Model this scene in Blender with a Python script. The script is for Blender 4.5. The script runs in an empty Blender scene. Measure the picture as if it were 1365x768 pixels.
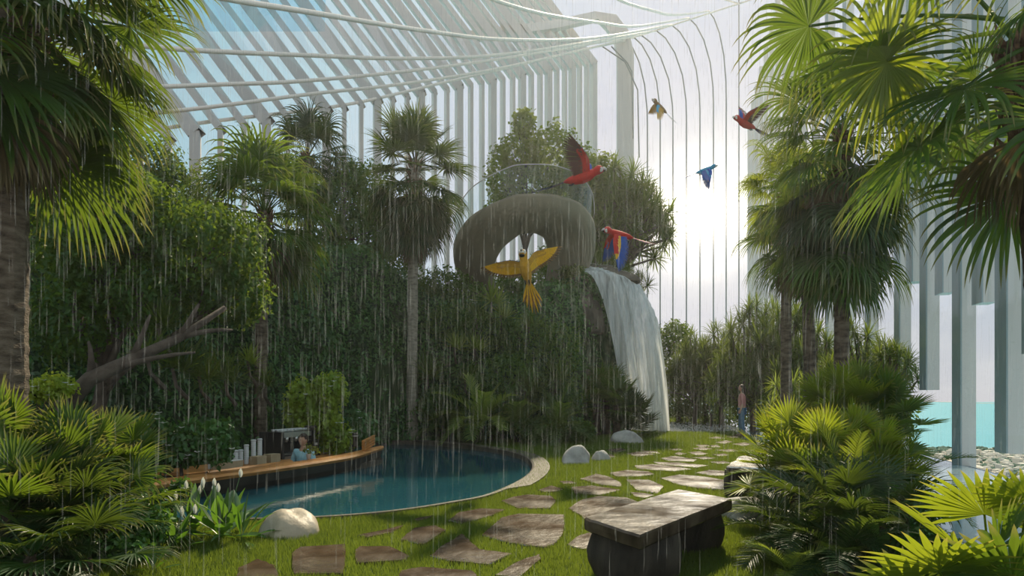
import bpy, math, random
import numpy as np
from mathutils import Vector, Matrix, Euler
PI = math.pi
F = 910.0; CX = 682.5; HY = 524.0; CH = 1.45      # focal length in pixels, principal column, horizon row, eye height
rng = np.random.default_rng(7); random.seed(7)
scn = bpy.context.scene; COL = scn.collection

def P(px, py, d): return Vector(((px-CX)/F*d, d, CH+(HY-py)/F*d))
def G(px, py, z=0.0):
    d = F*(CH-z)/(py-HY); return Vector(((px-CX)/F*d, d, z))
def R(a): return math.radians(a)

# ------------------------------------------------------------------ geometry collector
class Geo:
    def __init__(s): s.V=[]; s.Q=[]; s.T=[]; s.N=[]; s.t=[]; s.qm=[]; s.tm=[]; s.nm=[]; s.n=0
    def add(s, V, Q=None, T=None, N=None, t=None, m=0):
        V = np.asarray(V, float).reshape(-1,3); o = s.n
        s.V.append(V); s.n += len(V)
        s.t.append(np.zeros(len(V)) if t is None else np.asarray(t, float).ravel())
        if Q is not None and len(Q): q=np.asarray(Q,int).reshape(-1,4)+o; s.Q.append(q); s.qm.append(np.full(len(q),m))
        if T is not None and len(T): q=np.asarray(T,int).reshape(-1,3)+o; s.T.append(q); s.tm.append(np.full(len(q),m))
        if N is not None:
            for f in N: s.N.append([i+o for i in f]); s.nm.append(m)
        return s
    def box(s, c, h, rz=0, m=0, taper=1.0):
        c=np.array(c,float); hx,hy,hz=h; ca,sa=math.cos(rz),math.sin(rz); V=[]
        for k in (-1,1):
            f = taper if k>0 else 1
            for x,y in ((-1,-1),(1,-1),(1,1),(-1,1)):
                X,Y=x*hx*f,y*hy*f; V.append((X*ca-Y*sa, X*sa+Y*ca, k*hz))
        V=np.array(V)+c
        return s.add(V,Q=[(3,2,1,0),(4,5,6,7),(0,1,5,4),(1,2,6,5),(2,3,7,6),(3,0,4,7)],m=m)
    def tube(s, pts, rad, n=8, m=0, cap=True, t=None):
        pts=[Vector(p) for p in pts]; k=len(pts)
        if not hasattr(rad,'__len__'): rad=[rad]*k
        V=[]; up=Vector((0,0,1)); prev=None
        for i,p in enumerate(pts):
            d=(pts[min(i+1,k-1)]-pts[max(i-1,0)]); d=d.normalized() if d.length>1e-9 else Vector((0,0,1))
            if prev is None:
                a = d.cross(up) if abs(d.z)<.95 else d.cross(Vector((1,0,0)))
            else: a = prev - d*prev.dot(d)
            a.normalize(); prev=a; b=d.cross(a)
            for j in range(n):
                w=2*PI*j/n; V.append(p+(a*math.cos(w)+b*math.sin(w))*rad[i])
        Q=[]
        for i in range(k-1):
            for j in range(n):
                j2=(j+1)%n; Q.append((i*n+j,i*n+j2,(i+1)*n+j2,(i+1)*n+j))
        N=[list(range(n))[::-1],[(k-1)*n+j for j in range(n)]] if cap else None
        tt=None
        if t is not None: tt=np.repeat(np.asarray(t,float),n)
        return s.add([tuple(v) for v in V],Q=Q,N=N,m=m,t=tt)
    def lathe(s, prof, c=(0,0,0), n=16, m=0, M=None):
        V=[]; Q=[]
        for r,z in prof:
            for j in range(n):
                w=2*PI*j/n; V.append((r*math.cos(w),r*math.sin(w),z))
        k=len(prof)
        for i in range(k-1):
            for j in range(n):
                j2=(j+1)%n; Q.append((i*n+j,i*n+j2,(i+1)*n+j2,(i+1)*n+j))
        V=np.array(V)
        if M is not None: V=xf(V,M)
        V=V+np.array(c)
        return s.add(V,Q=Q,N=[list(range(n))[::-1],[(k-1)*n+j for j in range(n)]],m=m)
    def prism(s, poly, z0, z1, m=0):
        k=len(poly); V=[(p[0],p[1],z0) for p in poly]+[(p[0],p[1],z1) for p in poly]
        return s.add(V,N=[list(range(k))[::-1],list(range(k,2*k))],Q=[(i,(i+1)%k,(i+1)%k+k,i+k) for i in range(k)],m=m)
    def grid(s, A, m=0, t=None, closed=False):
        A=np.asarray(A,float); r,c=A.shape[:2]; i=np.arange(r-1)[:,None]; j=np.arange(c if closed else c-1)[None,:]
        j2=(j+1)%c; Q=np.stack([i*c+j,i*c+j2,(i+1)*c+j2,(i+1)*c+j],-1).reshape(-1,4)
        return s.add(A.reshape(-1,3),Q=Q,m=m,t=t)
    def build(s, name, mats, parent=None, smooth=False, loc=None, rot=None):
        me=bpy.data.meshes.new(name)
        V=np.concatenate(s.V) if s.V else np.zeros((0,3))
        me.vertices.add(len(V)); me.vertices.foreach_set('co',V.ravel())
        loops=[]; tot=[]; mi=[]
        if s.Q: q=np.concatenate(s.Q); loops.append(q.ravel()); tot.append(np.full(len(q),4)); mi.append(np.concatenate(s.qm))
        if s.T: q=np.concatenate(s.T); loops.append(q.ravel()); tot.append(np.full(len(q),3)); mi.append(np.concatenate(s.tm))
        if s.N: loops.append(np.array([i for f in s.N for i in f])); tot.append(np.array([len(f) for f in s.N])); mi.append(np.array(s.nm))
        L=np.concatenate(loops); tot=np.concatenate(tot); mi=np.concatenate(mi)
        me.loops.add(len(L)); me.loops.foreach_set('vertex_index',L.astype(np.int32))
        me.polygons.add(len(tot)); st=np.concatenate([[0],np.cumsum(tot)[:-1]])
        me.polygons.foreach_set('loop_start',st.astype(np.int32)); me.polygons.foreach_set('loop_total',tot.astype(np.int32))
        me.polygons.foreach_set('material_index',mi.astype(np.int32))
        me.polygons.foreach_set('use_smooth',np.full(len(tot),bool(smooth)))
        t=np.concatenate(s.t)
        if t.any():
            at=me.attributes.new('t','FLOAT','POINT'); at.data.foreach_set('value',t.astype(np.float32))
        if not isinstance(mats,(list,tuple)): mats=[mats]
        for mm in mats: me.materials.append(mm)
        me.update(calc_edges=True)
        o=bpy.data.objects.new(name,me); COL.objects.link(o)
        if parent is not None: o.parent=parent
        if loc is not None: o.location=loc
        if rot is not None: o.rotation_euler=rot
        return o
def xf(V, M):
    M=np.array(M); return np.asarray(V)@M[:3,:3].T+M[:3,3]
def tag(o, label, cat, group=None, kind=None):
    if label: o['label']=label
    if cat: o['category']=cat
    if group: o['group']=group
    if kind: o['kind']=kind
    return o
def thing(name, label, cat, loc=(0,0,0), rz=0, group=None):
    o=bpy.data.objects.new(name,None); o.empty_display_size=.1; COL.objects.link(o); o.location=loc; o.rotation_euler=(0,0,rz)
    return tag(o,label,cat,group)
def inst(src, parent=None, loc=(0,0,0), rot=(0,0,0), sc=1.0, name=None):
    o=src.copy(); 
    if name: o.name=name
    COL.objects.link(o); o.parent=parent; o.location=loc; o.rotation_euler=rot; o.scale=(sc,)*3 if not hasattr(sc,'__len__') else sc
    return o

# ------------------------------------------------------------------ materials
def newmat(name):
    m=bpy.data.materials.new(name); m.use_nodes=True; nt=m.node_tree; nt.nodes.clear()
    return m,nt,nt.nodes.new('ShaderNodeOutputMaterial')
def node(nt,t,**k):
    n=nt.nodes.new(t)
    for a,b in k.items():
        if a in n.inputs.keys(): n.inputs[a].default_value=b
        else: setattr(n,a,b)
    return n
def ramp(nt,fac,stops):
    r=nt.nodes.new('ShaderNodeValToRGB'); nt.links.new(fac,r.inputs[0]); e=r.color_ramp.elements
    while len(e)<len(stops): e.new(.5)
    for i,(p,c) in enumerate(stops): e[i].position=p; e[i].color=(*c,1)
    return r.outputs[0]
def leafmat(name, cols, trans, tip=None, ts=.45, gloss=.03, rough=.42, tipat=.8, scale=3.0):
    """cols: dark to light leaf greens picked by noise and per object; trans: colour of light through the leaf; tip: dry tip colour"""
    m,nt,out=newmat(name); L=nt.links
    tc=nt.nodes.new('ShaderNodeTexCoord'); oi=nt.nodes.new('ShaderNodeObjectInfo')
    nz=node(nt,'ShaderNodeTexNoise',Scale=scale); L.new(tc.outputs['Object'],nz.inputs['Vector'])
    ad=node(nt,'ShaderNodeMath',operation='MULTIPLY_ADD'); ad.inputs[1].default_value=.35; L.new(oi.outputs['Random'],ad.inputs[0]); 
    sb=node(nt,'ShaderNodeMath',operation='SUBTRACT'); L.new(nz.outputs[0],sb.inputs[0]); sb.inputs[1].default_value=.17; L.new(sb.outputs[0],ad.inputs[2])
    st=[(.25+.5*i/(max(1,len(cols)-1)),c) for i,c in enumerate(cols)]
    c=ramp(nt,ad.outputs[0],st); tcol=None
    if tip:
        at=nt.nodes.new('ShaderNodeAttribute'); at.attribute_name='t'
        mr=node(nt,'ShaderNodeMapRange'); L.new(at.outputs['Fac'],mr.inputs[0]); mr.inputs[1].default_value=tipat; mr.inputs[2].default_value=1.0
        mx=node(nt,'ShaderNodeMix',data_type='RGBA'); L.new(mr.outputs[0],mx.inputs[0]); L.new(c,mx.inputs[6]); mx.inputs[7].default_value=(*tip,1); c=mx.outputs[2]
        m2=node(nt,'ShaderNodeMix',data_type='RGBA'); L.new(mr.outputs[0],m2.inputs[0]); m2.inputs[6].default_value=(*trans,1); m2.inputs[7].default_value=(*[min(1,x*1.6) for x in tip],1); tcol=m2.outputs[2]
    df=nt.nodes.new('ShaderNodeBsdfDiffuse'); L.new(c,df.inputs[0])
    tr=nt.nodes.new('ShaderNodeBsdfTranslucent'); tr.inputs[0].default_value=(*trans,1)
    if tcol: L.new(tcol,tr.inputs[0])
    a=nt.nodes.new('ShaderNodeMixShader'); a.inputs[0].default_value=ts; L.new(df.outputs[0],a.inputs[1]); L.new(tr.outputs[0],a.inputs[2])
    gl=node(nt,'ShaderNodeBsdfGlossy',Roughness=rough); b=nt.nodes.new('ShaderNodeMixShader'); b.inputs[0].default_value=gloss
    L.new(a.outputs[0],b.inputs[1]); L.new(gl.outputs[0],b.inputs[2]); L.new(b.outputs[0],out.inputs[0])
    return m
def surf(name, cols, rough=.7, scale=5.0, bump=.0, bscale=20, spec=.3, metal=0, stretch=(1,1,1), detail=4, alpha=None, coat=0):
    m,nt,out=newmat(name); L=nt.links
    tc=nt.nodes.new('ShaderNodeTexCoord'); mp=nt.nodes.new('ShaderNodeMapping'); mp.inputs['Scale'].default_value=stretch
    L.new(tc.outputs['Object'],mp.inputs[0])
    b=node(nt,'ShaderNodeBsdfPrincipled',Roughness=rough,Metallic=metal); b.inputs['Specular IOR Level'].default_value=spec
    if len(cols)>1:
        nz=node(nt,'ShaderNodeTexNoise',Scale=scale,Detail=detail); L.new(mp.outputs[0],nz.inputs['Vector'])
        L.new(ramp(nt,nz.outputs[0],[(.3+.4*i/(len(cols)-1),c) for i,c in enumerate(cols)]),b.inputs['Base Color'])
    else: b.inputs['Base Color'].default_value=(*cols[0],1)
    if bump:
        n2=node(nt,'ShaderNodeTexNoise',Scale=bscale,Detail=5); L.new(mp.outputs[0],n2.inputs['Vector'])
        bp=node(nt,'ShaderNodeBump',Strength=bump); bp.inputs['Distance'].default_value=.03; L.new(n2.outputs[0],bp.inputs['Height']); L.new(bp.outputs[0],b.inputs['Normal'])
    if coat: b.inputs['Coat Weight'].default_value=coat; b.inputs['Coat Roughness'].default_value=.12
    L.new(b.outputs[0],out.inputs[0]); return m
def wetstone(name, cols, scale, bump, bscale, lo, hi, rough=.22, patch=1.3):
    m,nt,out=newmat(name); L=nt.links; tc=nt.nodes.new('ShaderNodeTexCoord')
    nz=node(nt,'ShaderNodeTexNoise',Scale=scale,Detail=8); L.new(tc.outputs['Object'],nz.inputs['Vector'])
    n2=node(nt,'ShaderNodeTexNoise',Scale=bscale,Detail=6); L.new(tc.outputs['Object'],n2.inputs['Vector'])
    bp=node(nt,'ShaderNodeBump',Strength=bump); bp.inputs['Distance'].default_value=.02; L.new(n2.outputs[0],bp.inputs['Height'])
    d=nt.nodes.new('ShaderNodeBsdfDiffuse'); L.new(ramp(nt,nz.outputs[0],[(.3+.4*i/(len(cols)-1),c) for i,c in enumerate(cols)]),d.inputs[0]); L.new(bp.outputs[0],d.inputs['Normal'])
    g=node(nt,'ShaderNodeBsdfGlossy',Roughness=rough); g.inputs['Color'].default_value=(.95,.95,.95,1); L.new(bp.outputs[0],g.inputs['Normal'])
    n3=node(nt,'ShaderNodeTexNoise',Scale=patch,Detail=4); L.new(tc.outputs['Object'],n3.inputs['Vector']); mr=node(nt,'ShaderNodeMapRange'); L.new(n3.outputs[0],mr.inputs[0]); mr.inputs[1].default_value=.35; mr.inputs[2].default_value=.65; mr.inputs[3].default_value=lo; mr.inputs[4].default_value=hi
    fr=node(nt,'ShaderNodeFresnel',IOR=1.36); ml=node(nt,'ShaderNodeMath',operation='MULTIPLY'); L.new(fr.outputs[0],ml.inputs[0]); L.new(mr.outputs[0],ml.inputs[1]); ml.use_clamp=True
    mx=nt.nodes.new('ShaderNodeMixShader'); L.new(ml.outputs[0],mx.inputs[0]); L.new(d.outputs[0],mx.inputs[1]); L.new(g.outputs[0],mx.inputs[2]); L.new(mx.outputs[0],out.inputs[0]); return m
def glassmat(name, tint=(.96,.98,.98), refl=.06, rough=.02):
    m,nt,out=newmat(name); L=nt.links
    t=nt.nodes.new('ShaderNodeBsdfTransparent'); t.inputs[0].default_value=(*tint,1)
    g=node(nt,'ShaderNodeBsdfGlossy',Roughness=rough); lw=node(nt,'ShaderNodeFresnel',IOR=1.45)
    cl=node(nt,'ShaderNodeMath',operation='MULTIPLY'); L.new(lw.outputs[0],cl.inputs[0]); cl.inputs[1].default_value=refl/.04*.6
    cl.use_clamp=True
    mx=nt.nodes.new('ShaderNodeMixShader'); L.new(cl.outputs[0],mx.inputs[0]); L.new(t.outputs[0],mx.inputs[1]); L.new(g.outputs[0],mx.inputs[2]); L.new(mx.outputs[0],out.inputs[0]); return m
def watermat(name, col, scale=9, bump=.25, refl=.5, rough=.04, ior=1.33):
    m,nt,out=newmat(name); L=nt.links
    tc=nt.nodes.new('ShaderNodeTexCoord'); nz=node(nt,'ShaderNodeTexNoise',Scale=scale,Detail=3); L.new(tc.outputs['Object'],nz.inputs['Vector'])
    bp=node(nt,'ShaderNodeBump',Strength=bump); bp.inputs['Distance'].default_value=.02; L.new(nz.outputs[0],bp.inputs['Height'])
    d=node(nt,'ShaderNodeBsdfPrincipled',Roughness=rough,IOR=ior); d.inputs['Base Color'].default_value=(*col,1); d.inputs['Specular IOR Level'].default_value=refl
    L.new(bp.outputs[0],d.inputs['Normal']); L.new(d.outputs[0],out.inputs[0]); return m

LG=dict(
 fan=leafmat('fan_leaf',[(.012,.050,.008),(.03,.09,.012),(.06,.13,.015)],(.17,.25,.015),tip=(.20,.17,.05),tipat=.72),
 fanlit=leafmat('fan_leaf_bright',[(.05,.10,.01),(.09,.16,.015),(.13,.19,.015)],(.36,.42,.02),tip=(.30,.24,.05),tipat=.8,ts=.5),  # brighter copy of the fan leaf; sun and backlight put into the colour
 fanshade=leafmat('fan_leaf_dark',[(.008,.03,.01),(.018,.055,.014),(.03,.08,.016)],(.12,.17,.015),tip=(.14,.13,.05),tipat=.75,ts=.4),  # darker copy of the fan leaf; shade put into the colour
 dry=leafmat('dry_leaf',[(.10,.075,.035),(.16,.12,.06),(.22,.18,.10)],(.22,.16,.06),ts=.3,gloss=.02),
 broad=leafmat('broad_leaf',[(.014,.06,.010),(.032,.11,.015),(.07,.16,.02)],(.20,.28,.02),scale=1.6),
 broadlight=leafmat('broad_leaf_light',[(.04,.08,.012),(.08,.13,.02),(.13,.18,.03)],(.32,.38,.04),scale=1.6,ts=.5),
 ivy=leafmat('ivy_leaf',[(.022,.095,.018),(.055,.19,.03),(.13,.29,.05)],(.10,.18,.015),scale=.9,gloss=.05,rough=.35),
 lit=leafmat('shrub_leaf_yellowgreen',[(.12,.22,.02),(.26,.36,.03),(.48,.52,.05)],(.60,.68,.05),scale=2.5,ts=.4),  # strong sun on the shrub painted in as leaf colour
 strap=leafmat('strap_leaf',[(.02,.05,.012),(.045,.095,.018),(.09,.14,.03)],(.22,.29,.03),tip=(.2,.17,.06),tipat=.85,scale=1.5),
 straplit=leafmat('strap_leaf_light',[(.08,.14,.02),(.15,.22,.03),(.22,.28,.05)],(.36,.44,.05),scale=2),  # lighter copy of the strap leaf, coloured as if sunlit
 lily=leafmat('lily_leaf',[(.02,.08,.012),(.04,.13,.015),(.07,.17,.02)],(.16,.32,.02),scale=3,gloss=.1),
 grass=leafmat('grass_blade',[(.045,.095,.016),(.085,.145,.022),(.125,.18,.03)],(.24,.31,.03),scale=.9,ts=.45,gloss=.02),
 flower=leafmat('white_petal',[(.7,.7,.64),(.8,.8,.76)],(.7,.7,.6),ts=.3,gloss=.03))
MT=dict(
 bark=surf('palm_bark',[(.05,.035,.025),(.13,.10,.07),(.20,.16,.12)],.9,6,.8,25,stretch=(1,1,2.5)),
 barkpale=surf('pale_palm_bark',[(.16,.14,.11),(.27,.24,.19),(.34,.30,.25)],.9,6,.7,25,stretch=(1,1,3)),
 barkdark=surf('dark_palm_bark',[(.025,.018,.013),(.07,.05,.035),(.12,.085,.06)],.95,8,.9,30),
 branch=surf('branch_bark',[(.06,.045,.035),(.14,.11,.09)],.9,5,.6,18),
 fibre=surf('palm_fibre',[(.05,.03,.018),(.14,.08,.045),(.22,.14,.08)],.95,14,.8,40),
 soil=surf('soil_and_moss',[(.02,.03,.01),(.04,.07,.012),(.03,.04,.015)],.95,3,.5,20),
 mosshill=surf('mossy_hillside',[(.012,.032,.010),(.025,.055,.016),(.05,.07,.03)],.95,2.0,.8,9,detail=7),
 rockhill=surf('brown_cliff_rock',[(.03,.028,.022),(.075,.062,.046),(.13,.105,.08)],.85,1.2,1.0,4,detail=8),
 paver=wetstone('wet_brown_paving_stone',[(.028,.017,.009),(.068,.043,.025),(.105,.070,.043)],3.2,.5,11,.03,.38,patch=1.4),
 bench=wetstone('wet_dark_stone',[(.020,.014,.010),(.058,.043,.030),(.10,.078,.056)],4.5,.6,7,.12,.95,rough=.2,patch=2.0),
 benchleg=surf('dark_rough_stone',[(.018,.015,.012),(.045,.037,.029),(.07,.058,.046)],.7,4,.9,10,stretch=(1.6,1.6,.5)),
 boulder=surf('pale_boulder_stone',[(.26,.25,.235),(.40,.385,.36),(.50,.48,.45)],.75,3,.7,14,detail=9),
 boulderwarm=surf('warm_tan_boulder_stone',[(.33,.26,.18),(.46,.38,.28),(.40,.37,.33)],.5,1.8,.5,10,detail=6),
 fin=surf('pale_grey_metal_fin',[(.60,.565,.54)],.45,spec=.4),
 finblue=surf('blue_grey_metal_fin',[(.30,.38,.40)],.4,spec=.5),
 finwarm=surf('warm_grey_fin_face',[(.70,.65,.61),(.78,.73,.69)],.5,2,stretch=(1,1,.05)),
 hoop=surf('cream_steel_rib',[(.97,.83,.74)],.35,spec=.5),
 mull=surf('slim_grey_mullion',[(.25,.26,.26)],.4,spec=.4),
 conc=surf('olive_grey_plaster',[(.20,.175,.12),(.245,.215,.15)],.8,1.5,.12,30),
 coping=surf('brown_stone_coping',[(.06,.048,.036),(.12,.098,.076)],.6,3,.6,15),
 basin=surf('blue_pool_tile',[(.015,.07,.10),(.02,.10,.14)],.4,6),
 wood=surf('varnished_orange_wood',[(.34,.13,.03),(.52,.22,.06),(.62,.29,.09)],.55,3,.1,40,stretch=(1,1,12),coat=.08),
 hull=surf('dark_hull_wood',[(.03,.025,.022),(.06,.05,.04)],.4,4,coat=0),
 steel=surf('brushed_steel',[(.55,.54,.52)],.3,metal=.9),
 black=surf('black_enamel',[(.018,.018,.02)],.35),
 dark=surf('dark_counter',[(.04,.035,.03)],.5),
 cup=surf('white_paper_cup',[(.62,.62,.62)],.5),
 card=surf('tan_cardboard',[(.42,.31,.19),(.5,.38,.24)],.8,6),
 white=surf('white_card',[(.7,.69,.66)],.6),
 skin=surf('skin',[(.50,.29,.20)],.5),
 hairb=surf('dark_brown_hair',[(.025,.014,.009),(.05,.028,.018)],.5,30,stretch=(1,1,.2)),
 shirt=surf('light_blue_shirt',[(.28,.52,.62),(.42,.66,.74)],.8,9,.3,20),
 pink=surf('dusty_pink_shirt',[(.50,.20,.20),(.60,.27,.26)],.85,8,.3,20),
 jeans=surf('blue_denim',[(.06,.15,.26),(.10,.22,.36)],.85,14,.2,50),
 shoe=surf('brown_shoe',[(.12,.07,.05)],.6),
 trouser=surf('charcoal_trouser',[(.04,.04,.045)],.8),
 sea=watermat('turquoise_sea',(.11,.37,.45),scale=.02,bump=.1,refl=.12,rough=.5),
 sand=surf('pale_sand',[(.50,.42,.33),(.58,.50,.41)],.9,.004),
 house=surf('cream_house_wall',[(.74,.69,.61)],.8),
 hroof=surf('pale_house_roof',[(.70,.64,.56)],.8),
 hpane=surf('house_window',[(.12,.15,.17)],.3),
 citytree=surf('far_tree_green',[(.06,.12,.08),(.10,.17,.12)],.9,.05),
 pool=watermat('pool_water',(.014,.075,.10),scale=7,bump=.09,refl=.45),
 inf=watermat('infinity_pool_water',(.30,.42,.48),scale=5,bump=.10,refl=.6),
 splash=watermat('splash_water',(.35,.38,.38),scale=6,bump=1.0,refl=.8,rough=.1),
)
# birds
for k,c in dict(mred=(.55,.02,.015),mblue=(.03,.10,.42),myel=(.85,.48,.015),mdark=(.10,.035,.03),mwhite=(.75,.72,.68),mblack=(.02,.02,.02),mcyan=(.05,.36,.62),mbrown=(.24,.13,.05),mgold=(.62,.33,.03)).items():
    MT[k]=surf('feather_'+k[1:],[tuple(x*.8 for x in c),c],.7,25)

# ------------------------------------------------------------------ leaves (all arrays: one frond or rosette per mesh)
def unit(a): return a/np.maximum(np.linalg.norm(a,axis=-1,keepdims=True),1e-9)
def strips(g, base, dirs, nrm, length, width, droop, K=6, prof=None, fold=.25, t0=0, m=0, wig=.0, rg=None):
    """many blade strips at once; each walks from base along dirs, bending down more and more. prof: width profile over K+1 stations"""
    n=len(base); pos=base.copy(); d=unit(dirs); st=length/K
    C=[pos.copy()]; D=[d.copy()]
    for k in range(K):
        pos=pos+d*st[:,None]; C.append(pos.copy())
        f=((k+1)/K)**1.5
        d=d+np.array([0,0,-1.0])*(droop*f)[:,None]
        if wig: d=d+rg.normal(0,wig,(n,3))*f
        d=unit(d); D.append(d.copy())
    C=np.stack(C,1); D=np.stack(D,1)
    S=unit(np.cross(np.broadcast_to(nrm[:,None,:],D.shape),D)); Nn=np.cross(D,S)
    w=width[:,None]*prof[None,:] if prof.ndim==1 else width[:,None]*prof
    if fold:
        A=C-S*w[...,None]*.5; B=C-Nn*(w*fold)[...,None]; E=C+S*w[...,None]*.5
        V=np.stack([A,B,E],2); c=3
    else:
        V=np.stack([C-S*w[...,None]*.5,C+S*w[...,None]*.5],2); c=2
    q=[]; i0=np.arange(n)[:,None,None]*(K+1)*c; kk=np.arange(K)[None,:,None]*c; jj=np.arange(c-1)[None,None,:]
    a=i0+kk+jj; q=np.stack([a,a+1,a+1+c,a+c],-1).reshape(-1,4)
    tt=np.broadcast_to(np.linspace(t0,1,K+1)[None,:,None],(n,K+1,c)).copy()
    g.add(V.reshape(-1,3),Q=q,t=tt.ravel(),m=m)

def fan_frond(seed, pitch, pet=.8, L=.75, nseg=34, spread=250, droop=.35, roll=0, K=6, split=.42, cup=.18, petr=.012, limp=1.0):
    """petiole from the origin towards +X at a pitch, then a fan of pleated fingers whose tips hang"""
    rg=np.random.default_rng(seed); g=Geo()
    d=np.array([math.cos(R(pitch)),0,math.sin(R(pitch))]); pts=[np.zeros(3)]; 
    for k in range(5):
        pts.append(pts[-1]+d*pet/5); d=unit(d+np.array([0,0,-.06*limp]))
    g.tube([tuple(p) for p in pts],[petr*1.6,petr*1.3,petr*1.1,petr,petr*.9,petr*.8],n=5,t=[0.01]*6)
    S=np.array([0,1.0,0]); N=np.cross(d,S); 
    if roll:
        c,s=math.cos(R(roll)),math.sin(R(roll)); S,N=S*c+N*s, N*c-S*s
    a=np.linspace(-spread/2,spread/2,nseg)*PI/180+rg.normal(0,.012,nseg)
    dirs=np.cos(a)[:,None]*d+np.sin(a)[:,None]*S+N*(cup*(1-np.abs(a)/PI*.7))[:,None]+rg.normal(0,.02,(nseg,3))
    ln=L*(.80+.20*np.cos(a*.55))*rg.uniform(.92,1.08,nseg)
    da=R(spread)/nseg
    r=np.linspace(0,1,K+1); w=np.minimum(r*L*da*1.08, split*L*da*1.08)*np.clip((1-r)/(1-split),0,1)**.75
    w=w/ w.max(); wm=split*L*da*1.15
    strips(g,np.repeat(pts[-1][None],nseg,0),dirs,np.repeat(N[None],nseg,0),ln,np.full(nseg,wm),droop*rg.uniform(.6,1.5,nseg),K=K,prof=w,fold=.22,t0=.02,wig=.03,rg=rg)
    return g
FR={}
def frond_src(style, pitch, mat, v=0, **kw):
    """cached hidden-source-free prototype: the mesh only"""
    key=(style,pitch,mat,v)
    if key not in FR:
        g=fan_frond(hash((pitch,v))%9999+len(style)*7,pitch,**kw) if not style.startswith('pin') else pin_frond(abs(hash((pitch,v)))%9999,pitch,**kw)
        o=g.build('frond',LG[mat]); me=o.data; bpy.data.objects.remove(o); FR[key]=me
    return FR[key]
def pin_frond(seed, pitch, L=1.4, n=26, leaf=.38, w=.03, droop=.25, arch=.10, K=4):
    """feather frond: arching midrib with leaflets on both sides"""
    rg=np.random.default_rng(seed); g=Geo(); M=14
    d=np.array([math.cos(R(pitch)),0,math.sin(R(pitch))]); pts=[np.zeros(3)]; ds=[d]
    for k in range(M):
        pts.append(pts[-1]+d*L/M); d=unit(d+np.array([0,0,-arch])); ds.append(d)
    pts=np.array(pts); ds=np.array(ds)
    g.tube([tuple(p) for p in pts],list(np.linspace(.012,.003,M+1)),n=4,t=[.01]*(M+1))
    u=np.linspace(.18,1,n); ix=u*M; i0=np.minimum(ix.astype(int),M-1); f=(ix-i0)[:,None]
    base=pts[i0]*(1-f)+pts[i0+1]*f; dd=ds[i0]
    for sgn in (-1,1):
        S=np.array([0,sgn*1.0,0]); N=np.cross(dd,np.array([0,1.0,0]))
        dirs=dd*(.55+.5*u[:,None])+S+N*.28+rg.normal(0,.06,(n,3))
        ln=leaf*np.sin(PI*(u*.8+.12))**.6*rg.uniform(.9,1.1,n)
        strips(g,base,dirs,N,ln,np.full(n,w),droop*rg.uniform(.5,1.5,n),K=K,prof=np.array([.5,1,.9,.6,.02]),fold=.15,t0=.02)
    return g
def rosette(seed, n=40, L=.6, w=.035, droop=.35, lo=-30, hi=88, K=5, fold=.15):
    rg=np.random.default_rng(seed); g=Geo()
    az=np.arange(n)*2.39996+rg.normal(0,.2,n); el=R(hi)-(R(hi)-R(lo))*(np.arange(n)/n)**.9
    dirs=np.stack([np.cos(az)*np.cos(el),np.sin(az)*np.cos(el),np.sin(el)],1)
    N=np.stack([-np.cos(az)*np.sin(el),-np.sin(az)*np.sin(el),np.cos(el)],1)
    prof=np.array([.55,.9,1,.85,.55,.03])[:K+1]
    strips(g,dirs*.02,dirs,N,L*rg.uniform(.75,1.1,n),np.full(n,w),droop*rg.uniform(.5,1.5,n),K=K,prof=prof,fold=fold,t0=.02,wig=.03,rg=rg)
    return g
def leaf_cloud(g, seed, blobs, size, flat=.35, shell=.45, m=0, asp=.5):
    """diamond leaves thickly through ellipsoid blobs: (centre, radii, count)"""
    rg=np.random.default_rng(seed)
    for c,r,n in blobs:
        u=unit(rg.normal(size=(n,3))); rad=rg.uniform(shell,1,n)**.6
        # lumpy outline
        lump=1+.22*np.sin(u[:,0]*7+c[0]*3)*np.sin(u[:,1]*6+c[1])*np.sin(u[:,2]*5+c[2]*2)+.12*np.sin(u[:,0]*17+u[:,2]*13)
        p=np.array(c)+u*np.array(r)*(rad*lump)[:,None]
        leaf_at(g,rg,p,unit(u*.6+np.array([0,0,flat])+rg.normal(0,.55,(n,3))),size,m,asp)
def leaf_at(g, rg, p, nrm, size, m=0, asp=.5):
    n=len(p); a=unit(np.cross(nrm,rg.normal(size=(n,3)))); a=unit(a+np.array([0,0,-.35])); b=unit(np.cross(nrm,a))
    s=size*rg.uniform(.6,1.3,n)[:,None]
    V=np.stack([p,p+a*s*.45+b*s*asp*.5,p+a*s-nrm*s*.12,p+a*s*.45-b*s*asp*.5],1)
    i=np.arange(n)[:,None]*4; g.add(V.reshape(-1,3),Q=i+np.array([0,1,2,3]),m=m)

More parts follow.
